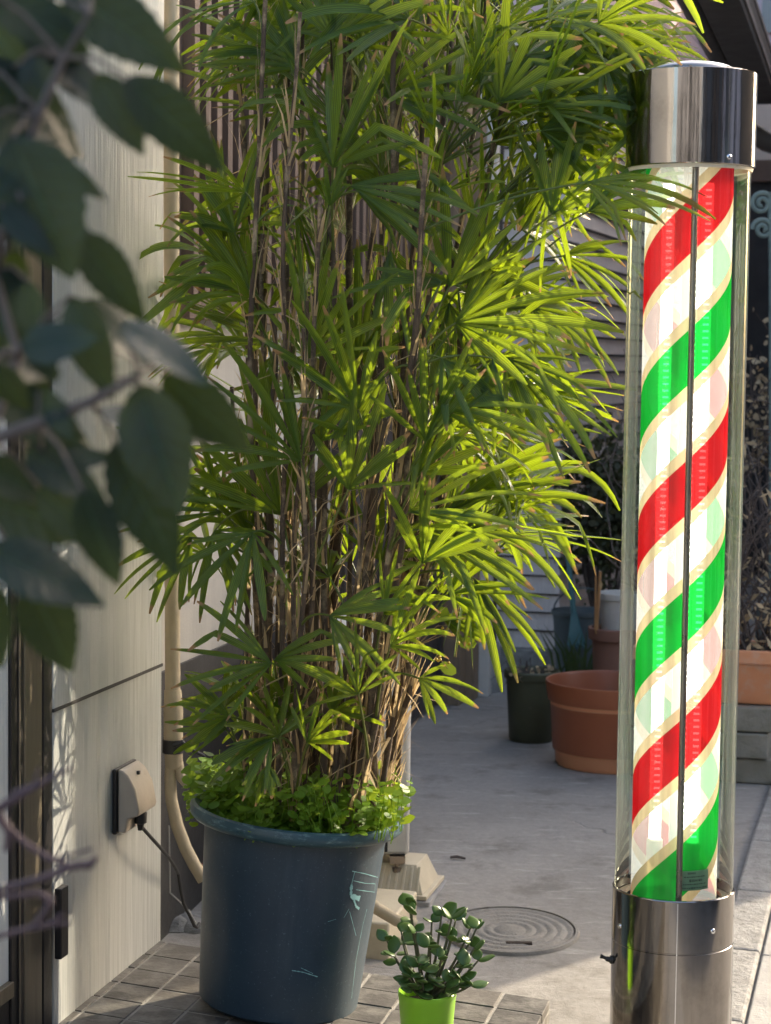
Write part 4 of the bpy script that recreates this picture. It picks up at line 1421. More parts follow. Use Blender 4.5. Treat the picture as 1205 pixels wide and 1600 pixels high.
heroes = [
    (520, 262, 4.18, 68, 105, 9, 0.285, 0.030, 0.1, 0.25), (516, 322, 4.12, 88, 75, 7, 0.085, 0.012, 0.1, 0.1),
    (548, 290, 4.15, -4, 62, 6, 0.265, 0.030, 0.15, 0.35), (560, 300, 4.2, -30, 40, 4, 0.27, 0.03, 0.2, 0.2),
    (392, 455, 4.35, 148, 95, 7, 0.285, 0.036, 0.1, 0.2), (380, 430, 4.45, 110, 70, 5, 0.2, 0.03, 0.1, 0.2),
    (440, 805, 4.2, 100, 120, 9, 0.30, 0.030, 0.2, 0.3), (395, 832, 4.15, 238, 120, 7, 0.25, 0.028, 0.35, 0.5),
    (345, 800, 4.3, 178, 75, 7, 0.19, 0.022, 0.1, 0.4), (300, 700, 4.45, 150, 60, 5, 0.15, 0.022, 0.1, 0.3),
    (712, 505, 4.2, 12, 125, 11, 0.30, 0.032, 0.2, 0.5), (702, 448, 4.18, 72, 70, 7, 0.25, 0.030, 0.1, 0.3),
    (652, 742, 4.15, 52, 75, 7, 0.24, 0.030, 0.15, 0.35), (655, 828, 4.12, -22, 65, 7, 0.27, 0.030, 0.25, 0.55),
    (700, 800, 4.3, 5, 120, 11, 0.28, 0.030, 0.15, 0.75), (735, 770, 4.4, 40, 110, 9, 0.24, 0.03, 0.1, 0.6),
    (790, 560, 4.18, -35, 100, 9, 0.25, 0.028, 0.3, 0.9), (515, 962, 4.1, -12, 130, 8, 0.215, 0.026, 0.3, 0.5),
    (424, 1036, 4.12, 172, 95, 7, 0.22, 0.027, 0.25, 0.35), (430, 1030, 4.15, 10, 80, 5, 0.18, 0.027, 0.25, 0.35),
    (436, 1150, 4.12, 110, 200, 9, 0.15, 0.026, 0.4, 0.4), (425, 1155, 4.1, 215, 90, 5, 0.15, 0.03, 0.5, 0.5),
    (862, 335, 4.25, 62, 110, 9, 0.26, 0.028, 0.05, 0.35), (880, 230, 4.35, 55, 130, 10, 0.26, 0.028, 0.05, 0.4),
    (940, 85, 4.3, -35, 110, 8, 0.27, 0.024, 0.2, 1.0), (915, 285, 4.1, -8, 80, 7, 0.25, 0.020, 0.35, 0.6),
    (742, 905, 4.25, -58, 75, 7, 0.22, 0.026, 0.2, 0.6), (880, 400, 4.3, -15, 110, 8, 0.2, 0.022, 0.1, 0.7),
    (830, 480, 4.3, -20, 120, 9, 0.21, 0.024, 0.1, 0.9), (545, 765, 4.12, 75, 120, 7, 0.20, 0.032, 0.1, 0.3),
    (600, 590, 4.15, 230, 60, 5, 0.2, 0.028, 0.2, 0.2), (690, 440, 4.15, 175, 60, 5, 0.2, 0.028, 0.2, 0.4),
    (500, 690, 4.15, 60, 80, 6, 0.22, 0.028, 0.1, 0.3), (610, 390, 4.2, -85, 40, 4, 0.26, 0.028, 0.1, 0.2),
    (770, 560, 4.12, -92, 40, 4, 0.17, 0.032, 0.2, 0.1), (560, 560, 4.3, 95, 130, 8, 0.22, 0.028, 0.1, 0.3),
    (960, 150, 4.25, -10, 120, 9, 0.25, 0.026, 0.1, 0.7), (960, 60, 4.45, 10, 120, 9, 0.20, 0.024, 0.1, 0.8),
    (920, 330, 4.2, 30, 100, 9, 0.22, 0.024, 0.1, 0.5), (690, 965, 4.4, -15, 80, 6, 0.12, 0.02, 0.1, 0.5),
    (600, 150, 4.25, 30, 110, 9, 0.27, 0.03, 0.1, 0.4), (780, 160, 4.25, 60, 120, 9, 0.26, 0.028, 0.1, 0.4),
    (640, 30, 4.2, 160, 120, 9, 0.27, 0.03, 0.1, 0.5), (450, 90, 4.3, 120, 120, 9, 0.25, 0.028, 0.1, 0.5),
    (520, 60, 4.2, 75, 120, 9, 0.27, 0.03, 0.1, 0.4),
    (665, 690, 4.08, 85, 90, 8, 0.23, 0.026, 0.2, 0.3), (690, 640, 4.1, 20, 110, 9, 0.22, 0.024, 0.2, 0.6), (640, 800, 4.08, 35, 100, 8, 0.23, 0.026, 0.2, 0.5),
    (610, 1010, 4.05, 40, 120, 8, 0.17, 0.022, 0.3, 0.6), (655, 1060, 4.1, -20, 110, 6, 0.12, 0.02, 0.3, 0.6), (560, 1085, 4.02, 100, 140, 7, 0.14, 0.022, 0.3, 0.5), (700, 930, 4.12, 20, 110, 8, 0.18, 0.024, 0.2, 0.7), (660, 880, 4.05, 70, 110, 8, 0.2, 0.024, 0.2, 0.5),
    (360, 1120, 4.15, 165, 90, 7, 0.15, 0.024, 0.4, 0.5), (480, 1160, 4.1, 60, 130, 8, 0.13, 0.024, 0.3, 0.4), (420, 1195, 4.08, -95, 60, 4, 0.09, 0.026, 0.3, 0.3),
    (300, 840, 4.3, 225, 100, 7, 0.2, 0.024, 0.2, 0.5), (470, 720, 4.1, 130, 90, 7, 0.24, 0.026, 0.2, 0.4), (600, 960, 4.1, 60, 90, 6, 0.16, 0.024, 0.2, 0.5),
    (690, 560, 4.1, -60, 80, 6, 0.2, 0.026, 0.2, 0.5), (560, 640, 4.1, 110, 100, 8, 0.24, 0.027, 0.15, 0.4), (480, 560, 4.15, 70, 110, 8, 0.24, 0.027, 0.1, 0.4),
]
for (hx, hy, hY, ha, hs, hn, hL, hW, ht, hd) in heroes: add_fan(hx, hy, hY, ha, hs, hn + 1, hL * 1.08, hW * 0.80, ht, hd * 0.8)
clusters = [  # centre, radii, number, mean direction away from the clump, length range
    (620, 20, 270, 60, 26, (0.2, 0.29)), (820, 50, 170, 70, 14, (0.2, 0.28)), (450, 60, 80, 80, 9, (0.18, 0.26)),
    (880, 190, 80, 80, 8, (0.18, 0.26)), (700, 170, 150, 70, 15, (0.17, 0.26)), (560, 170, 110, 70, 8, (0.18, 0.26)),
    (830, 340, 90, 60, 9, (0.17, 0.25)), (770, 470, 80, 60, 9, (0.18, 0.27)), (790, 580, 50, 40, 4, (0.16, 0.24)),
    (730, 700, 60, 50, 5, (0.18, 0.25)), (770, 800, 50, 50, 7, (0.18, 0.25)), (740, 880, 50, 50, 4, (0.16, 0.22)),
    (350, 400, 50, 50, 5, (0.16, 0.24)), (420, 330, 60, 60, 5, (0.16, 0.24)), (400, 520, 60, 60, 6, (0.15, 0.22)), (430, 680, 60, 60, 3, (0.18, 0.25)),
    (370, 800, 60, 50, 4, (0.16, 0.22)), (620, 330, 100, 70, 9, (0.16, 0.24)), (600, 480, 90, 70, 8, (0.16, 0.24)),
    (570, 650, 70, 60, 3, (0.16, 0.22)), (560, 850, 60, 60, 2, (0.14, 0.2)), (400, 1080, 50, 40, 3, (0.12, 0.18)), (480, 1130, 60, 40, 4, (0.10, 0.15)),
    (930, 40, 70, 60, 7, (0.16, 0.22)), (650, 660, 60, 60, 5, (0.16, 0.22)), (700, 620, 60, 50, 4, (0.16, 0.22)), (500, 560, 70, 60, 4, (0.16, 0.23)), (690, 880, 50, 50, 4, (0.14, 0.2)), (330, 830, 40, 50, 3, (0.15, 0.2)), (480, 1010, 60, 40, 3, (0.13, 0.18)), (390, 1130, 50, 40, 4, (0.10, 0.15)), (520, 870, 60, 50, 3, (0.15, 0.2)), (480, 450, 60, 50, 4, (0.16, 0.22)),
]
for (cx, cy, rx, ry, cnt, (l0, l1)) in clusters:
    for _ in range(int(cnt * 1.3)):
        a = rng.uniform(0, 2 * pi); q = sqrt(rng.random())
        px = cx + rx * q * cos(a); py = cy + ry * q * sin(a)
        axx = 470 + (1250 - py) * 0.17
        if px < 440 - 40 * rng.random() and py < 330 and rng.random() < 0.85: continue
        out = (px - axx)
        base_ang = 90 - max(-85, min(85, out * 0.33)) + rng.uniform(-45, 45)
        if rng.random() < 0.22: base_ang = rng.choice((-1, 1)) * rng.uniform(60, 110) * (1 if out > 0 else 1) - 0
        Y = rng.uniform(4.2, 4.8)
        add_fan(px, py, Y, base_ang, rng.uniform(80, 150), rng.randint(6, 11), rng.uniform(l0, l1) * 1.24, rng.uniform(0.017, 0.025), rng.uniform(-0.6, 0.5), rng.uniform(0.1, 0.8) if rng.random() < 0.75 else rng.uniform(0.9, 1.6), None, rng.uniform(0.2, 0.9), False)
order = sorted(range(len(fans)), key=lambda i: (not fans[i][0], fans[i][1]))
rest = MB()
for rank, i in enumerate(order):
    hero, Y, L, mb = fans[i]
    if rank < 99:
        mb.build('leaf', [M['palm'], M['petiole']], palm, ang=70)
    else:
        o = len(rest.v)
        rest.v += mb.v; rest.t += mb.t; rest.uv += mb.uv; rest.mi += mb.mi
        rest.f += [tuple(k + o for k in f) for f in mb.f]
o = rest.build('foliage', [M['palm'], M['petiole']], palm, ang=70)
o['kind'] = 'stuff'

# ------------------------------------------------------------------ weeds growing over the tub's soil
mb = MB()
rng = random.Random(5)


def round_leaf(mb, c, nrm, fwd, r, sr, cup=0.15, pts=9, notch=True):
    fwd = (fwd - nrm * fwd.dot(nrm)).normalized(); sd_ = nrm.cross(fwd)
    vs = [c]; us = [(0, sr)]
    for k in range(pts):
        a = 2 * pi * k / pts
        rr = r * (1.0 if not notch else (1 - 0.12 * (k % 2)))
        vs.append(c + fwd * cos(a) * rr * 1.15 + sd_ * sin(a) * rr * 0.85 + nrm * cup * rr * (0.6 + 0.4 * cos(2 * a)))
        us.append((sin(a), sr))
    mb.add(vs, [(0, 1 + k, 1 + (k + 1) % pts) for k in range(pts)], 0, None, us)


for i in range(3000):
    a = rng.uniform(0, 2 * pi); q = sqrt(rng.random()) * 0.212
    loc = V((q * cos(a), q * sin(a), TH - 0.03))
    p = TUBM @ loc
    right = max(0, cos(a)) * q / 0.2
    h_ = abs(rng.gauss(0, 1)) * (0.014 + 0.02 * (q < 0.16) + 0.016 * right)
    if q > 0.19: h_ *= 0.5
    h_ = max(0.004, h_)
    p = p + V((0, 0, h_))
    nrm = V((rng.uniform(-0.7, 0.7), rng.uniform(-0.9, 0.4), 1)).normalized()
    r_ = rng.uniform(0.004, 0.0085) if rng.random() < 0.8 else rng.uniform(0.009, 0.014)
    round_leaf(mb, p, nrm, V((rng.uniform(-1, 1), rng.uniform(-1, 1), 0.1)), r_, rng.random())
# left side, spilling over the rim
for i in range(520):
    px = rng.gauss(335, 30); py = rng.gauss(1235, 24)
    if px < 288 or py > 1300 or py < 1165: continue
    p = at(px, py, rng.uniform(4.28, 4.55))
    nrm = V((rng.uniform(-0.8, 0.5), rng.uniform(-1, 0.3), 0.9)).normalized()
    round_leaf(mb, p, nrm, V((rng.uniform(-1, 1), rng.uniform(-1, 1), -0.3)), rng.uniform(0.006, 0.013), rng.random())
# taller leafy weeds with stems, mostly at the back and right
for i in range(190):
    if i < 75: px = rng.uniform(440, 632); Yq = rng.uniform(4.22, 4.5)
    elif i > 120: px = rng.uniform(380, 620); Yq = rng.uniform(4.16, 4.26)
    else: px = rng.uniform(330, 560); Yq = rng.uniform(4.3, 4.6)
    b0 = at(px, 1262, Yq); b0.z = (TUBM @ V((0.0, 0, TH - 0.03))).z
    hgt = rng.uniform(0.03, 0.14)
    top = b0 + V((rng.uniform(-0.03, 0.03), rng.uniform(-0.03, 0.02), hgt))
    mb.tube([b0, b0.lerp(top, 0.5) + V((0.004, 0, 0)), top], [0.0013, 0.0011, 0.0008], 5)
    for k in range(rng.randint(4, 8)):
        t = rng.uniform(0.35, 1.0)
        a = rng.uniform(0, 2 * pi)
        dv = V((cos(a), sin(a), rng.uniform(-0.1, 0.5)))
        c_ = b0.lerp(top, t) + dv * rng.uniform(0.008, 0.022)
        nrm = (V((0, -0.35, 1)) + dv * -0.3 + V((rng.uniform(-0.5, 0.5), rng.uniform(-0.5, 0.5), 0))).normalized()
        round_leaf(mb, c_, nrm, dv, rng.uniform(0.007, 0.018) * (0.65 if i > 120 else 1.0), rng.random(), rng.uniform(-0.2, 0.3), 10, rng.random() < 0.6)
tag(mb.build('weeds', M['weed'], ang=80), 'bright green clover-like weeds covering the soil of the blue tub', 'weeds', kind='stuff')
# small sprig with yellow berries at the right of the clump
mb = MB(); mbb = MB(); mbl = MB()
s0 = at(650, 1010, 4.4)
sprig = thing('berry_sprig', s0, 'small sprig with yellow berries sticking out of the palm canes', 'sprig')
for (tx, ty) in [(730, 1005), (715, 975), (700, 1045), (690, 960), (745, 985)]:
    e_ = at(tx, ty, 4.4)
    mid = s0.lerp(e_, 0.5) + V((0, 0, 0.02))
    mb.tube([s0, mid, e_], [0.0014, 0.001, 0.0007], 5)
    for k in range(7):
        c_ = mid.lerp(e_, rng.uniform(0.3, 1.05)) + V((rng.uniform(-1, 1), rng.uniform(-1, 1), rng.uniform(-1, 1))) * 0.010
        mbb.lathe([(0.0006, -0.0034), (0.0028, -0.002), (0.0036, 0), (0.0028, 0.002), (0.0006, 0.0034)], 8, c_)
    round_leaf(mbl, e_, V((0.2, -0.8, 0.5)).normalized(), (e_ - s0), 0.018, rng.random(), 0.1, 8, False)
mb.build('stem', M['straw'], sprig)
mbb.build('berries', simple('yellow_berry', (0.62, 0.45, 0.05), (0.5, 0.33, 0.03), 0.4, 30), sprig)
mbl.build('foliage', M['weed'], sprig)

# ------------------------------------------------------------------ lime pot with the jade plant
YJ = 4.14
jc = at(667, 1600, YJ); jc.z = PZ
jp = thing('flower_pot', jc, 'small lime green plastic pot holding the jade plant on the tiled step', 'flower pot')
zjt = at(667, 1548, YJ).z
RJ = 46.5 / FPX * YJ
H_ = zjt - PZ
MB().lathe([(0.01, PZ + 0.001), (RJ * 0.84, PZ + 0.001), (RJ * 0.87, PZ + 0.006), (RJ * 0.985, zjt - 0.012), (RJ, zjt - 0.010), (RJ, zjt - 0.001), (RJ - 0.001, zjt), (RJ - 0.0035, zjt), (RJ - 0.004, zjt - 0.01), (RJ * 0.88, zjt - 0.05)], 64, V((jc.x, jc.y, 0))).build('pot', M['lime'], jp)
MB().lathe([(0.001, zjt - 0.022), (RJ * 0.93, zjt - 0.026)], 32, V((jc.x, jc.y, 0))).build('soil', M['soil'], jp)
jade = thing('jade_plant', V((jc.x, jc.y, zjt - 0.022)), 'bushy jade plant with thick glossy oval leaves in the lime green pot', 'plant')
rng = random.Random(8)
# one thick leaf
lm = MB()
vs = []; fs = []
N1, N2 = 10, 12
for i in range(N1 + 1):
    t = i / N1
    wdt = 0.42 * (sin(pi * min(1, t ** 0.75)) ** 0.75) * (0.55 + 0.45 * t) if 0 < t < 1 else 0.02
    wdt = max(wdt, 0.03 if t < 1 else 0.004)
    for j in range(N2):
        a = 2 * pi * j / N2
        th_ = 0.085 * (sin(pi * min(1, t * 0.92 + 0.04)) ** 0.5)
        vs.append(V((t, wdt * cos(a), th_ * sin(a) - 0.10 * (wdt * cos(a)) ** 2 * 0 + 0.16 * t * t - 0.10 * t + 0.25 * (wdt * cos(a)) ** 2)))
for i in range(N1):
    for j in range(N2):
        fs.append((i * N2 + j, i * N2 + (j + 1) % N2, (i + 1) * N2 + (j + 1) % N2, (i + 1) * N2 + j))
fs.append(tuple(reversed(range(N2)))); fs.append(tuple(N1 * N2 + j for j in range(N2)))
jl0 = lm.add(vs, fs).build('leaf', M['jade'], jade, world=False, ang=75)
jl_first = True
stems = MB()
root_j = V((jc.x, jc.y, zjt - 0.02))


def orient(o, loc, fwd, nrm, sc):
    f = fwd.normalized(); n_ = (nrm - f * nrm.dot(f)).normalized(); s_ = n_.cross(f)
    m = Matrix((f, s_, n_)).transposed().to_4x4()
    o.matrix_local = Matrix.Translation(loc) @ m @ Matrix.Diagonal((sc[0], sc[1], sc[2], 1))


jcount = 0


def jleaf(p, d, sc, nrm=None):
    global jl_first, jcount
    if jcount >= 98: return
    jcount += 1
    if jl_first: o = jl0; jl_first = False
    else:
        o = jl0.copy(); COL.objects.link(o); o.parent = jade
    nrm = nrm or V((rng.uniform(-0.5, 0.5), rng.uniform(-0.9, 0.1), 1))
    if abs(nrm.normalized().dot(d.normalized())) > 0.93: nrm = nrm + V((0.7, -0.3, 0))
    orient(o, p - V((jc.x, jc.y, zjt - 0.022)), d, nrm, (sc, sc * rng.uniform(1.05, 1.4), sc * 1.1))


tips = [(640, 1415, 0.0), (605, 1470, 0.0), (615, 1490, -0.03), (650, 1455, -0.03), (690, 1430, 0.01), (735, 1450, 0.02), (742, 1480, 0.0), (748, 1500, 0.0), (725, 1510, -0.03), (705, 1470, -0.03), (670, 1480, -0.05),
        (655, 1510, -0.05), (720, 1530, -0.02), (735, 1540, -0.01), (640, 1520, -0.03), (690, 1500, -0.05), (675, 1440, 0.03), (712, 1438, 0.03), (660, 1535, -0.05), (700, 1535, -0.03), (630, 1475, 0.03)]
tips += [(rng.uniform(612, 745), rng.uniform(1425, 1545), rng.uniform(-0.06, 0.04)) for _ in range(11)]
for (tx, ty, dy) in tips:
    e_ = at(tx, ty, YJ + dy * 1.2)
    mid = root_j.lerp(e_, 0.5) + V(((e_.x - root_j.x) * 0.18, 0, -0.004))
    pp = []
    for k in range(7):
        t = k / 6
        pp.append(root_j * (1 - t) ** 2 + mid * 2 * t * (1 - t) + e_ * t * t)
    stems.tube(pp, [0.0042, 0.0038, 0.0033, 0.0029, 0.0026, 0.0023, 0.0019], 7)
    dtip = (pp[-1] - pp[-2]).normalized()
    a0 = rng.uniform(0, pi)
    for k, (tt, cnt) in enumerate([(1.0, 2), (0.84, 1), (0.66, 0 if tx > 0 and rng.random() < 0.4 else 1)]):
        kq = min(6, int(tt * 6)); c_ = pp[kq]
        for s_ in range(cnt):
            a = a0 + k * pi / 2 + s_ * pi
            side = V((cos(a), sin(a) * 0.9, 0.15))
            d = (side + dtip * (0.7 if k == 0 else 0.1) + V((0, 0, rng.uniform(-0.5, 0.1)))).normalized()
            jleaf(c_, d, rng.uniform(0.023, 0.041))
for (tx, ty, s_) in [(652, 1480, 0.042), (688, 1490, 0.043), (672, 1540, 0.038), (640, 1530, 0.034), (715, 1512, 0.036)]:
    p = at(tx, ty, YJ - 0.07)
    jleaf(p, V((rng.uniform(-0.5, 0.5), -0.5, -0.6)), s_, V((0, -0.8, 0.6)))
stems.build('stems', M['jade_stem'], jade)

# ------------------------------------------------------------------ pots and plants at the end of the alley
def potthing(name, label, c, prof, mat, rim=None, soil=None, group=None):
    t = thing(name, c, label, 'flower pot', group)
    MB().lathe([(r, c.z + z) for r, z in prof], 64, V((c.x, c.y, 0))).build('body', mat, t)
    if rim: MB().lathe([(r, c.z + z) for r, z in rim[0]], 64, V((c.x, c.y, 0))).build('rim', rim[1], t)
    if soil: MB().lathe([(0.001, c.z + soil[1] + 0.006), (soil[0], c.z + soil[1])], 32, V((c.x, c.y, 0))).build('soil', M['soil'], t)
    return t


f_ = onground(957, 1209)
tc = V((f_.x, f_.y + 0.185, 0))
tc.x = at(957, 1150, tc.y).x
sc = tc.y / FPX
R1 = 107 * sc
zt_ = 0.315
potthing('flower_pot', 'big empty terracotta coloured pot with a dark brown rim, left of the barber pole', tc,
         [(0.02, 0.001), (R1 * 0.80, 0.001), (R1 * 0.83, 0.012), (R1 * 0.93, zt_ - 0.075), (R1 * 0.935, zt_ - 0.072)], M['terra'],
         ([(R1 * 0.935, zt_ - 0.073), (R1 * 0.96, zt_ - 0.072), (R1 * 1.0, zt_ - 0.008), (R1 * 0.995, zt_), (R1 * 0.97, zt_), (R1 * 0.945, zt_ - 0.01), (R1 * 0.88, 0.06)], M['terra_dark']), (R1 * 0.87, 0.06))
gc = onground(830, 1163); gc = V((at(830, 1150, gc.y + 0.09).x, gc.y + 0.09, 0))
potthing('flower_pot', 'dark green pot with a chipped grey rim and dead stems, beside the terracotta pot', gc,
         [(0.02, 0.001), (0.082, 0.001), (0.088, 0.01), (0.102, 0.25)], M['green_pot'],
         ([(0.102, 0.249), (0.110, 0.25), (0.112, 0.275), (0.106, 0.282), (0.100, 0.275), (0.095, 0.23)], M['green_pot']), (0.094, 0.245))
stm = thing('dead_stems', gc + V((0, 0, 0.25)), 'tangle of dead brown stems in the dark green pot', 'dead plant')
mb = MB(); rng = random.Random(9)
for k in range(34):
    a = rng.uniform(0, 2 * pi); q = rng.uniform(0, 0.08)
    p0_ = gc + V((q * cos(a), q * sin(a), 0.245))
    a2 = rng.uniform(0, 2 * pi)
    h_ = rng.uniform(0.02, 0.085); o_ = rng.uniform(0.02, 0.15)
    p2 = p0_ + V((cos(a2) * o_, sin(a2) * o_ * 0.6, h_ * rng.uniform(-0.4, 1)))
    mb.tube([p0_, p0_.lerp(p2, 0.5) + V((0, 0, h_ * 0.7)), p2], [0.0022, 0.0017, 0.0011], 5)
mb.build('stems', M['grey_twig'], stm)
mb = MB()
for k in range(40):
    p = gc + V((rng.uniform(-0.09, 0.10), rng.uniform(-0.1, 0.05), 0.255 + rng.uniform(0, 0.03)))
    round_leaf(mb, p, V((rng.uniform(-1, 1), -1, 0.7)).normalized(), V((rng.uniform(-1, 1), 0, rng.uniform(-1, 1))), rng.uniform(0.006, 0.014), rng.random(), 0.3, 7)
mb.build('dead_leaves', M['dry_leaf'], stm)
# brown pot and white pot
bc = V((at(962, 1020, 8.45).x, 8.45, 0))
Rb = 40 / FPX * 8.45
zbt = at(962, 985, 8.45 - Rb).z
potthing('flower_pot', 'tall brown pot with a wide lip behind the terracotta pot', bc,
         [(0.02, 0.001), (Rb * 0.78, 0.001), (Rb * 0.93, zbt - 0.05)], M['terra_brown'],
         ([(Rb * 0.93, zbt - 0.051), (Rb * 1.07, zbt - 0.048), (Rb * 1.1, zbt - 0.004), (Rb * 1.07, zbt), (Rb * 1.0, zbt), (Rb * 0.96, zbt - 0.02)], M['terra_brown']), (Rb * 0.97, zbt - 0.022))
Rw = 32 / FPX * 8.5
wc = V((at(967, 950, 8.5).x, 8.5, zbt - 0.016))
zwt = at(967, 929, 8.5 - Rw).z - wc.z
potthing('flower_pot', 'white pot standing in the mouth of the tall brown pot', wc,
         [(0.01, 0.001), (Rw * 0.84, 0.001), (Rw * 0.96, zwt - 0.03)], M['white_plastic'],
         ([(Rw * 0.96, zwt - 0.03), (Rw * 1.05, zwt - 0.028), (Rw * 1.06, zwt - 0.003), (Rw * 1.02, zwt), (Rw * 0.97, zwt - 0.002), (Rw * 0.92, zwt - 0.03)], M['white_plastic']), (Rw * 0.92, zwt - 0.025))
stk = MB()
a_ = at(936, 985, 8.35); a_.z = zbt - 0.03
stk.tube([at(932, 990, 8.38), at(935, 940, 8.38), at(938, 893, 8.38)], [0.007, 0.0075, 0.0065], 8)
stk.tube([at(930, 985, 8.37), at(931, 900, 8.37)], 0.004, 6)
tag(stk.build('garden_stake', simple('stake_wood', (0.50, 0.27, 0.11), (0.38, 0.2, 0.08), 0.7, 20)), 'orange-brown wooden stake standing in the brown pot', 'stake')
# teal broom
br0 = thing('broom', at(905, 1005, 9.1), 'teal plastic broom standing head down before the dark bush', 'broom')
MB().tube([at(884, 835, 9.3), at(891, 900, 9.22), at(897, 962, 9.15)], [0.0125, 0.0125, 0.013], 10).build('handle', M['teal'], br0)
mb = MB()
for k in range(16):
    x = -11 + 22 * k / 15
    mb.tube([at(897 + x * 0.25, 958, 9.15), at(899 + x * 0.75, 985, 9.12), at(901 + x * 1.25, 1008 + (k % 3) * 3, 9.1)], [0.006, 0.0055, 0.004], 6)
mb.build('bristles', M['teal'], br0)
bk_c = V((at(908, 1010, 9.3).x, 9.32, 0))
bkt = thing('bucket', bk_c, 'grey-blue plastic bucket half hidden between the broom and the brown pot', 'bucket')
zbk = at(908, 958, 9.2).z
MB().lathe([(0.02, 0.002), (0.105, 0.002), (0.13, zbk - 0.02), (0.138, zbk - 0.018), (0.138, zbk), (0.13, zbk), (0.122, zbk - 0.03)], 40, bk_c).build('body', M['bucket'], bkt)
mb = MB()
hp = [V((bk_c.x - 0.13 * cos(pi * k / 12), bk_c.y - 0.03 - 0.05 * sin(pi * k / 12), zbk + 0.11 * sin(pi * k / 12))) for k in range(13)]
mb.tube(hp, 0.004, 6); mb.build('handle', M['bucket'], bkt)
# low green blades beneath the bush
mb = MB(); rng = random.Random(15)
gp = thing('grassy_plant', V((at(893, 1060, 9.0).x, 9.0, 0)), 'dull green grassy plant below the broom', 'plant')
for k in range(34):
    b0 = V((at(rng.uniform(872, 920), 1060, 9.0).x, 9.0 + rng.uniform(-0.1, 0.1), 0.0))
    h_ = rng.uniform(0.15, 0.38); d = V((rng.uniform(-0.1, 0.1), rng.uniform(-0.1, 0.06), h_))
    wv_ = V((0.006, 0, 0))
    m_ = b0 + d * 0.6
    mb.add([b0 - wv_, b0 + wv_, m_ + wv_, m_ - wv_, b0 + d + V((d.x * 0.6, 0, -0.02))], [(0, 1, 2, 3), (3, 2, 4)], 0, None, [(0, rng.random())] * 5)
mb.build('blades', M['back_green'], gp)


def bush(name, label, c, rx, ry, rz, nl, lr, stems_n, mat, smat, seed, gap=0.35):
    r = random.Random(seed)
    t = thing(name, V((c.x, c.y, 0)), label, 'shrub')
    mb = MB(); st = MB()
    cl = []
    for k in range(stems_n):
        a = r.uniform(0, 2 * pi)
        e_ = c + V((rx * 0.9 * cos(a) * r.random(), ry * 0.9 * sin(a) * r.random(), rz * r.uniform(-0.4, 1.0)))
        b0 = V((c.x + 0.04 * cos(a), c.y + 0.04 * sin(a), max(0.0, c.z - rz - 0.1)))
        mid = b0.lerp(e_, 0.55) + V((r.uniform(-0.04, 0.04), r.uniform(-0.04, 0.04), 0.03))
        st.tube([b0, mid, e_], [0.008, 0.005, 0.002], 6)
        cl.append(e_)
        for _ in range(4):
            s0 = mid.lerp(e_, r.random())
            f2 = s0 + V((r.uniform(-0.12, 0.12), r.uniform(-0.1, 0.1), r.uniform(-0.03, 0.14)))
            st.tube([s0, f2], [0.003, 0.001], 5); cl.append(f2)
    n_ = 0
    while n_ < nl:
        d = V((r.gauss(0, 0.5), r.gauss(0, 0.5), r.gauss(0, 0.5)))
        if d.length > 1.05: continue
        p = c + V((d.x * rx, d.y * ry, d.z * rz))
        if noise.noise(p * 7 + V((seed, 0, 0))) < gap - 0.55 + 0.25 * (d.length > 0.75): continue
        if r.random() < 0.5:
            q = r.choice(cl); p = q + V((r.gauss(0, 0.035), r.gauss(0, 0.035), r.gauss(0, 0.035)))
        nrm = V((r.uniform(-1, 1), r.uniform(-1.2, 0.4), r.uniform(-0.2, 1))).normalized()
        round_leaf(mb, p, nrm, V((r.uniform(-1, 1), r.uniform(-1, 1), r.uniform(-1, 0.6))), r.uniform(*lr), r.random(), 0.2, 6, False)
        n_ += 1
    mb.build('foliage', mat, t, ang=80)
    st.build('stems', smat, t)
    return t


bush('shrub', 'tall dark leafy shrub against the siding, behind the brown pot', at(938, 800, 9.75) + V((0.03, 0, 0)), 0.23, 0.2, 0.46, 2600, (0.009, 0.019), 16, M['bush'], M['grey_twig'], 31)

# right of the pole: planter on blocks, dried plant, iron scroll
q = onground(1168, 1226)
FK = frame(V((q.x, q.y, 0)), ANG)
blk = thing('concrete_block', FK((0.2, -0.1, 0)), 'stack of mossy concrete blocks under the terracotta trough, right of the pole', 'blocks')
mb = MB()
for k in range(3):
    jx = (0.012, -0.006, 0.008)[k]
    mb = MB()
    mb.box((0.0 + jx, -0.42, 0.002 + 0.093 * k), (0.4 + jx, 0.075 + jx, 0.09 + 0.093 * k), fr=FK)
    mb.build('block', M['step_block'], blk, smooth=False, bevel=0.006)
zk = 0.28
tr = thing('trough', FK((0.2, -0.1, zk)), 'rectangular terracotta trough on the mossy concrete blocks', 'planter')
lo = [FK((0.06, -0.36, zk)), FK((0.24, -0.36, zk)), FK((0.24, 0.09, zk)), FK((0.06, 0.09, zk))]
hi = [FK((0.02, -0.40, zk + 0.15)), FK((0.28, -0.40, zk + 0.15)), FK((0.28, 0.13, zk + 0.15)), FK((0.02, 0.13, zk + 0.15))]
MB().hexa(lo, hi).build('body', M['terra'], tr, smooth=False, bevel=0.005)
mb = MB()
mb.box((0.0, -0.42, zk + 0.152), (0.025, 0.15, zk + 0.20), fr=FK); mb.box((0.275, -0.42, zk + 0.152), (0.30, 0.15, zk + 0.20), fr=FK)
mb.box((0.0252, -0.42, zk + 0.152), (0.2748, -0.395, zk + 0.20), fr=FK); mb.box((0.0252, 0.125, zk + 0.152), (0.2748, 0.15, zk + 0.20), fr=FK)
mb.build('rim', M['terra'], tr, smooth=False, bevel=0.004)
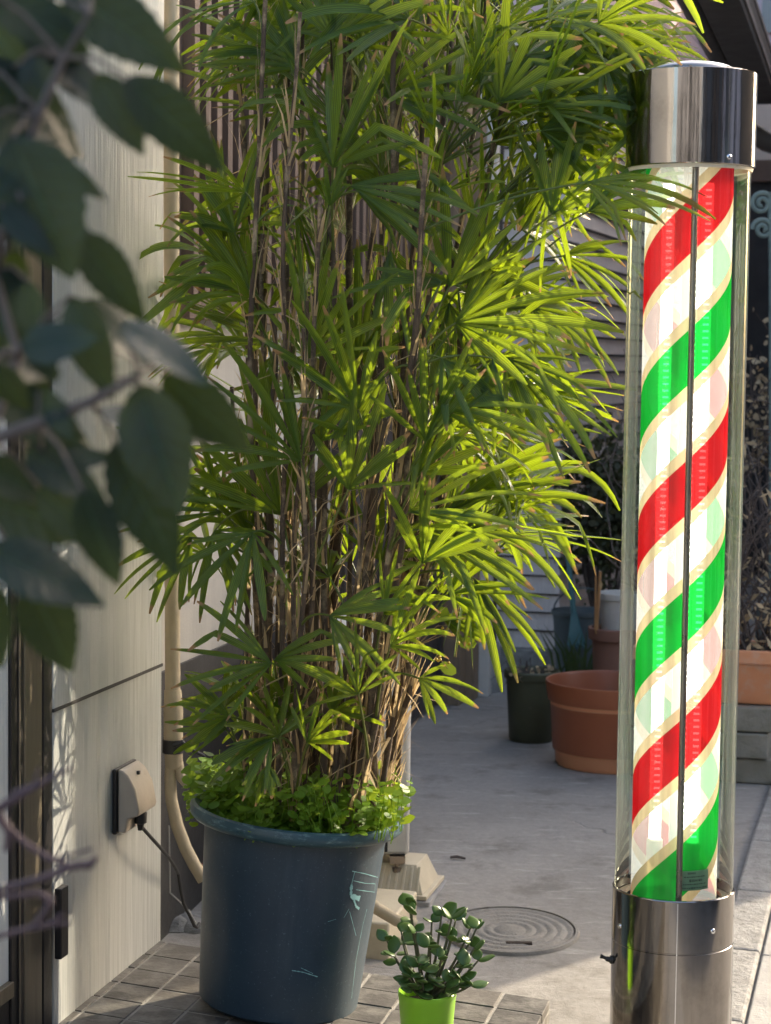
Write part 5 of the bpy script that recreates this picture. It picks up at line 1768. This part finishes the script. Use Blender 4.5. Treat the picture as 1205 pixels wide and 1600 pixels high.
mb = MB(); mb.box((0.0255, -0.394, zk + 0.152), (0.2745, 0.1245, zk + 0.18), fr=FK); mb.build('soil', M['soil'], tr, smooth=False)
mb = MB()
zp0 = zk + 0.21
pbx = at(1180, 990, q.y + 0.5)
FK2 = frame(V((pbx.x, q.y + 0.5, 0)), ANG)
mb.box((0, 0, 0.0), (0.3, 0.3, at(1190, 945, q.y + 0.5).z), fr=FK2)
tag(mb.build('storage_box', M['bucket'], bevel=0.008), 'pale grey-blue box behind the terracotta trough', 'box')

dp_ = thing('dried_plant', FK((0.15, 0.0, zk + 0.18)), 'tangled dried plant with withered tan leaves in the terracotta trough', 'dead plant')
mb = MB(); ml = MB(); rng = random.Random(77)
for k in range(90):
    b0 = FK((rng.uniform(0.04, 0.26), rng.uniform(-0.3, 0.11), zk + 0.18))
    hgt = rng.uniform(0.25, 1.35)
    pts = [b0]
    cur = b0.copy(); dv = V((rng.uniform(-0.25, 0.25), rng.uniform(-0.3, 0.3), 1)).normalized()
    for s_ in range(8):
        dv = (dv + V((rng.uniform(-0.55, 0.55), rng.uniform(-0.5, 0.5), rng.uniform(-0.25, 0.25)))).normalized()
        cur = cur + dv * hgt / 8
        pts.append(cur.copy())
    mb.tube(pts, [0.004 - 0.0003 * i for i in range(9)], 5)
    for s_ in range(3):
        p = rng.choice(pts[2:])
        e_ = p + V((rng.uniform(-0.12, 0.12), rng.uniform(-0.1, 0.1), rng.uniform(-0.08, 0.12)))
        mb.tube([p, p.lerp(e_, 0.5) + V((0, 0, 0.01)), e_], [0.002, 0.0016, 0.001], 4)
        if rng.random() < 0.7:
            d = V((rng.uniform(-1, 1), rng.uniform(-0.5, 0.5), rng.uniform(-1.2, 0.2))).normalized()
            ln = rng.uniform(0.03, 0.075)
            wv_ = d.cross(V((0.2, -1, 0.1))).normalized() * rng.uniform(0.004, 0.009)
            ml.add([e_, e_ + d * ln * 0.5 + wv_, e_ + d * ln, e_ + d * ln * 0.5 - wv_], [(0, 1, 2, 3)], 0, None, [(0, rng.random())] * 4)
for k in range(120):
    p = FK((rng.uniform(0.0, 0.2), rng.uniform(-0.35, 0.14), zk + rng.uniform(0.19, 0.38)))
    d = V((rng.uniform(-1, 1), rng.uniform(-0.8, 0.2), rng.uniform(-1, 0.6))).normalized()
    ln = rng.uniform(0.03, 0.07)
    wv_ = d.cross(V((0.2, -1, 0.1))).normalized() * rng.uniform(0.004, 0.009)
    ml.add([p, p + d * ln * 0.5 + wv_, p + d * ln, p + d * ln * 0.5 - wv_], [(0, 1, 2, 3)], 0, None, [(0, rng.random())] * 4)
mb.build('stems', M['grey_twig'], dp_)
ml.build('withered_leaves', M['dry_leaf'], dp_)
bush('shrub', 'dusty brown leafless shrub at the right edge, behind the trough', at(1225, 680, 9.0), 0.22, 0.2, 0.55, 600, (0.008, 0.018), 40, M['dry_leaf'], M['grey_twig'], 44, 0.5)
mb = MB()


def spiral(cx, cy, r0, turns, flip, Y):
    pts = []
    for k in range(40):
        t = k / 39
        a = turns * 2 * pi * t
        r = r0 * (1 - 0.85 * t)
        pts.append(at(cx, cy, Y) + V((r * cos(a) * flip, 0, r * sin(a))))
    return pts


mb.tube(spiral(1190, 318, 0.05, 1.8, 1, 8.6), 0.010, 8)
mb.tube(spiral(1192, 358, 0.045, 1.7, -1, 8.6), 0.010, 8)
mb.tube([at(1204, 300, 8.6), at(1206, 420, 8.6), at(1206, 800, 8.6), at(1206, 1060, 8.6)], 0.013, 8)
tag(mb.build('iron_scroll', M['copper_green']), 'verdigris iron scroll post at the right edge beside the pole', 'iron scroll')

# ------------------------------------------------------------------ broad-leaved shrub close to the camera, out of focus
YL = 1.32
lr_ = at(-60, 640, YL)
sh = thing('broadleaf_shrub', V((at(-160, 640, YL).x, YL, gz(YL))), 'dark glossy broad-leaved shrub hanging into the left foreground, out of focus', 'shrub')
rng = random.Random(13)
lv = []
for variant in range(4):
    mbv = MB(); vs = []; fs = []; ts = []; us = []
    N1 = 18
    ser = 0.05
    for i in range(N1 + 1):
        t = i / N1
        wdt = 0.30 * (sin(pi * t ** 0.85) ** 0.8) * (1.08 - 0.35 * t) if 0 < t < 1 else 0.004
        wdt *= (1 + (ser if i % 2 else -ser * 0.6))
        zc = -(0.18 + 0.08 * variant) * t * t
        for s_ in (-1, -0.5, 0, 0.5, 1):
            vs.append(V((t, s_ * wdt, zc - 0.10 * (1 - abs(s_)) * wdt * 2 - 0.12 * (abs(s_) ** 2) * wdt + 0.02 * sin(5 * t + variant + s_))))
            ts.append(t); us.append((s_, 0))
    for i in range(N1):
        for j in range(4):
            a = i * 5 + j
            fs.append((a, a + 5, a + 6, a + 1))
    mbv.add(vs, fs, 0, ts, us)
    o = mbv.build('leaf', M['broad'], None, ang=80)
    o.parent = sh
    lv.append([o, False])
br_nodes = [at(x, y, YL + d) for x, y, d in [(-80, 730, 0.02), (-20, 690, 0.0), (60, 660, 0.0), (140, 628, 0.0), (190, 602, -0.01), (215, 585, -0.01), (-60, 500, 0.03), (-10, 420, 0.02), (20, 300, 0.0), (60, 180, 0.0), (100, 90, 0), (140, 20, 0), (30, 560, 0.02)]]
spec = [  # base x, y, tip x, y, depth offset, width
    (-20, 858, 162, 922, -0.02, 1.15), (45, 905, 122, 1062, 0.0, 1.15), (128, 765, 188, 912, -0.01, 1.0), (178, 690, 294, 856, 0.02, 1.1),
    (215, 600, 262, 800, 0.0, 1.25), (255, 585, 388, 712, 0.02, 1.05), (150, 645, 330, 640, 0.01, 0.8), (-10, 610, 160, 690, 0.02, 1.0),
    (110, 462, 160, 622, 0.0, 0.95), (190, 505, 322, 556, -0.01, 1.0), (120, 362, 226, 482, 0.02, 1.0), (195, 120, 350, 240, -0.01, 1.0),
    (150, 115, 222, 228, 0.01, 1.1), (100, -20, 275, 82, 0.02, 1.1), (-30, -20, 135, 52, -0.01, 1.0), (-40, 90, 130, 175, 0.03, 1.2),
    (30, 160, 140, 270, 0.0, 1.0), (-30, 190, 130, 250, -0.02, 1.1), (20, 215, 95, 400, -0.02, 1.5), (60, 250, 150, 275, 0.03, 0.9),
    (-40, 300, 90, 385, 0.01, 1.2), (45, 530, 92, 590, -0.01, 1.3), (-15, 570, 40, 650, -0.02, 1.2), (-40, 720, 85, 760, 0.02, 1.1),
    (40, 700, 160, 770, 0.03, 1.0), (60, 760, 150, 860, 0.03, 0.9), (-60, 900, 25, 1055, 0.01, 1.2), (-50, 400, 60, 520, 0.03, 1.1),
    (-30, 20, 60, 150, 0.04, 1.4), (40, 0, 130, 110, 0.04, 1.3), (150, -40, 235, 60, 0.04, 1.1), (0, 330, 110, 330, 0.04, 1.0), (-40, 460, 70, 610, 0.05, 1.0), (200, 590, 300, 620, 0.03, 0.9), (20, 640, 130, 640, 0.04, 1.2), (-30, 780, 120, 800, 0.05, 1.3), (130, 470, 250, 560, 0.04, 1.0),
]
for k in range(15):
    cx_, cy_ = rng.choice([(0, 60), (30, 150), (0, 300), (10, 420), (0, 520), (60, 600), (100, 680), (30, 720), (0, 820), (70, 260), (60, 60)])
    cx_ += rng.uniform(-35, 45); cy_ += rng.uniform(-50, 50)
    a_ = radians(rng.uniform(-110, 20)); l_ = rng.uniform(70, 120)
    spec.append((cx_, cy_, cx_ + l_ * cos(a_), cy_ - l_ * sin(a_), rng.uniform(-0.04, 0.05), rng.uniform(0.9, 1.2)))
bt = MB()
for i, (bx, by, tx, ty, dy, wd) in enumerate(spec):
    vv = lv[i % 4]
    if not vv[1]: o = vv[0]; vv[1] = True
    else:
        o = vv[0].copy(); COL.objects.link(o); o.parent = sh
    b0 = at(bx, by, YL + dy); e_ = at(tx, ty, YL + dy + rng.uniform(-0.03, 0.02))
    d = e_ - b0
    nrm = V((rng.uniform(-0.45, 0.25), -0.85 + rng.uniform(-0.2, 0.2), rng.uniform(0.05, 0.62) if i % 3 else rng.uniform(0.7, 1.1)))
    L_ = d.length * 1.02
    orient(o, b0 - sh.location, d, nrm, (L_, L_ * wd * 0.82, L_ * 1.3))
    nb = min(br_nodes, key=lambda q: (q - b0).length)
    bt.tube([nb, nb.lerp(b0, 0.5) + V((0, 0, 0.006)), b0, b0 + d * 0.03], [0.0016, 0.0013, 0.0012, 0.001], 6)
bt.build('leaf_stalks', M['grey_twig'], sh)
mb = MB()
mb.tube(br_nodes[:6], [0.005, 0.0046, 0.004, 0.0032, 0.0026, 0.0018], 10)
mb.tube([br_nodes[0]] + br_nodes[6:12], [0.005, 0.005, 0.0045, 0.004, 0.003, 0.0024, 0.0015], 10)
mb.tube([br_nodes[1], br_nodes[12], br_nodes[7]], [0.003, 0.003, 0.002], 8)
rt = V((sh.location.x, YL, gz(YL) - 0.02))
mb.tube([rt, rt.lerp(br_nodes[0], 0.5) + V((0.02, 0, 0)), br_nodes[0]], [0.011, 0.009, 0.005], 10)
mb.build('branches', M['grey_twig'], sh)
# bare twigs lower down
tw = thing('bare_twigs', V((at(-220, 1400, 1.42).x, 1.42, gz(1.42))), 'bare purple-grey twigs in the lower left foreground, out of focus', 'twigs')
mb = MB()
YW = 1.42
lines = [([(-120, 1430), (-20, 1395), (60, 1374), (120, 1352), (140, 1352), (152, 1338)], [0.0040, 0.0038, 0.0040, 0.0042, 0.0050, 0.0022]),
         ([(10, 1290), (40, 1318), (75, 1340), (120, 1358)], [0.0030, 0.0032, 0.0030, 0.0034]),
         ([(-60, 1290), (-10, 1268), (40, 1238), (85, 1212), (114, 1200)], [0.0050, 0.0055, 0.0042, 0.0026, 0.0020]),
         ([(-60, 1250), (0, 1278), (15, 1300), (10, 1330)], [0.0055, 0.0060, 0.0050, 0.0030]),
         ([(75, 1345), (110, 1336), (146, 1326)], [0.0022, 0.0018, 0.0015]),
         ([(-60, 1420), (0, 1402), (60, 1395), (82, 1408)], [0.0034, 0.0034, 0.0036, 0.0040]),
         ([(-60, 1490), (0, 1462), (50, 1450), (80, 1444), (112, 1442)], [0.0032, 0.0030, 0.0032, 0.0026, 0.0012]),
         ([(50, 1450), (70, 1425), (80, 1408)], [0.003, 0.003, 0.0036]),
         ([(20, 1240), (55, 1225), (60, 1200)], [0.003, 0.002, 0.0012]),
         ([(75, 1445), (95, 1430), (103, 1428)], [0.0022, 0.0018, 0.001]),
         ([(-160, 1460), (-60, 1290)], [0.005, 0.005]), ([(-160, 1460), (-60, 1490)], [0.005, 0.0035]), ([(-160, 1460), (-120, 1430)], [0.005, 0.004]), ([(-160, 1460), (-60, 1420)], [0.005, 0.0034]), ([(-150, 1440), (-60, 1250)], [0.005, 0.005])]
for pts, rr in lines:
    P_ = [at(x, y, YW) for x, y in pts]
    mb.tube(P_, [r * 0.72 for r in rr], 9)
mb.tube([tw.location, at(-190, 1600, YW), at(-160, 1460, YW)], [0.008, 0.007, 0.005], 9)
mb.build('twigs', M['bud_twig'], tw)
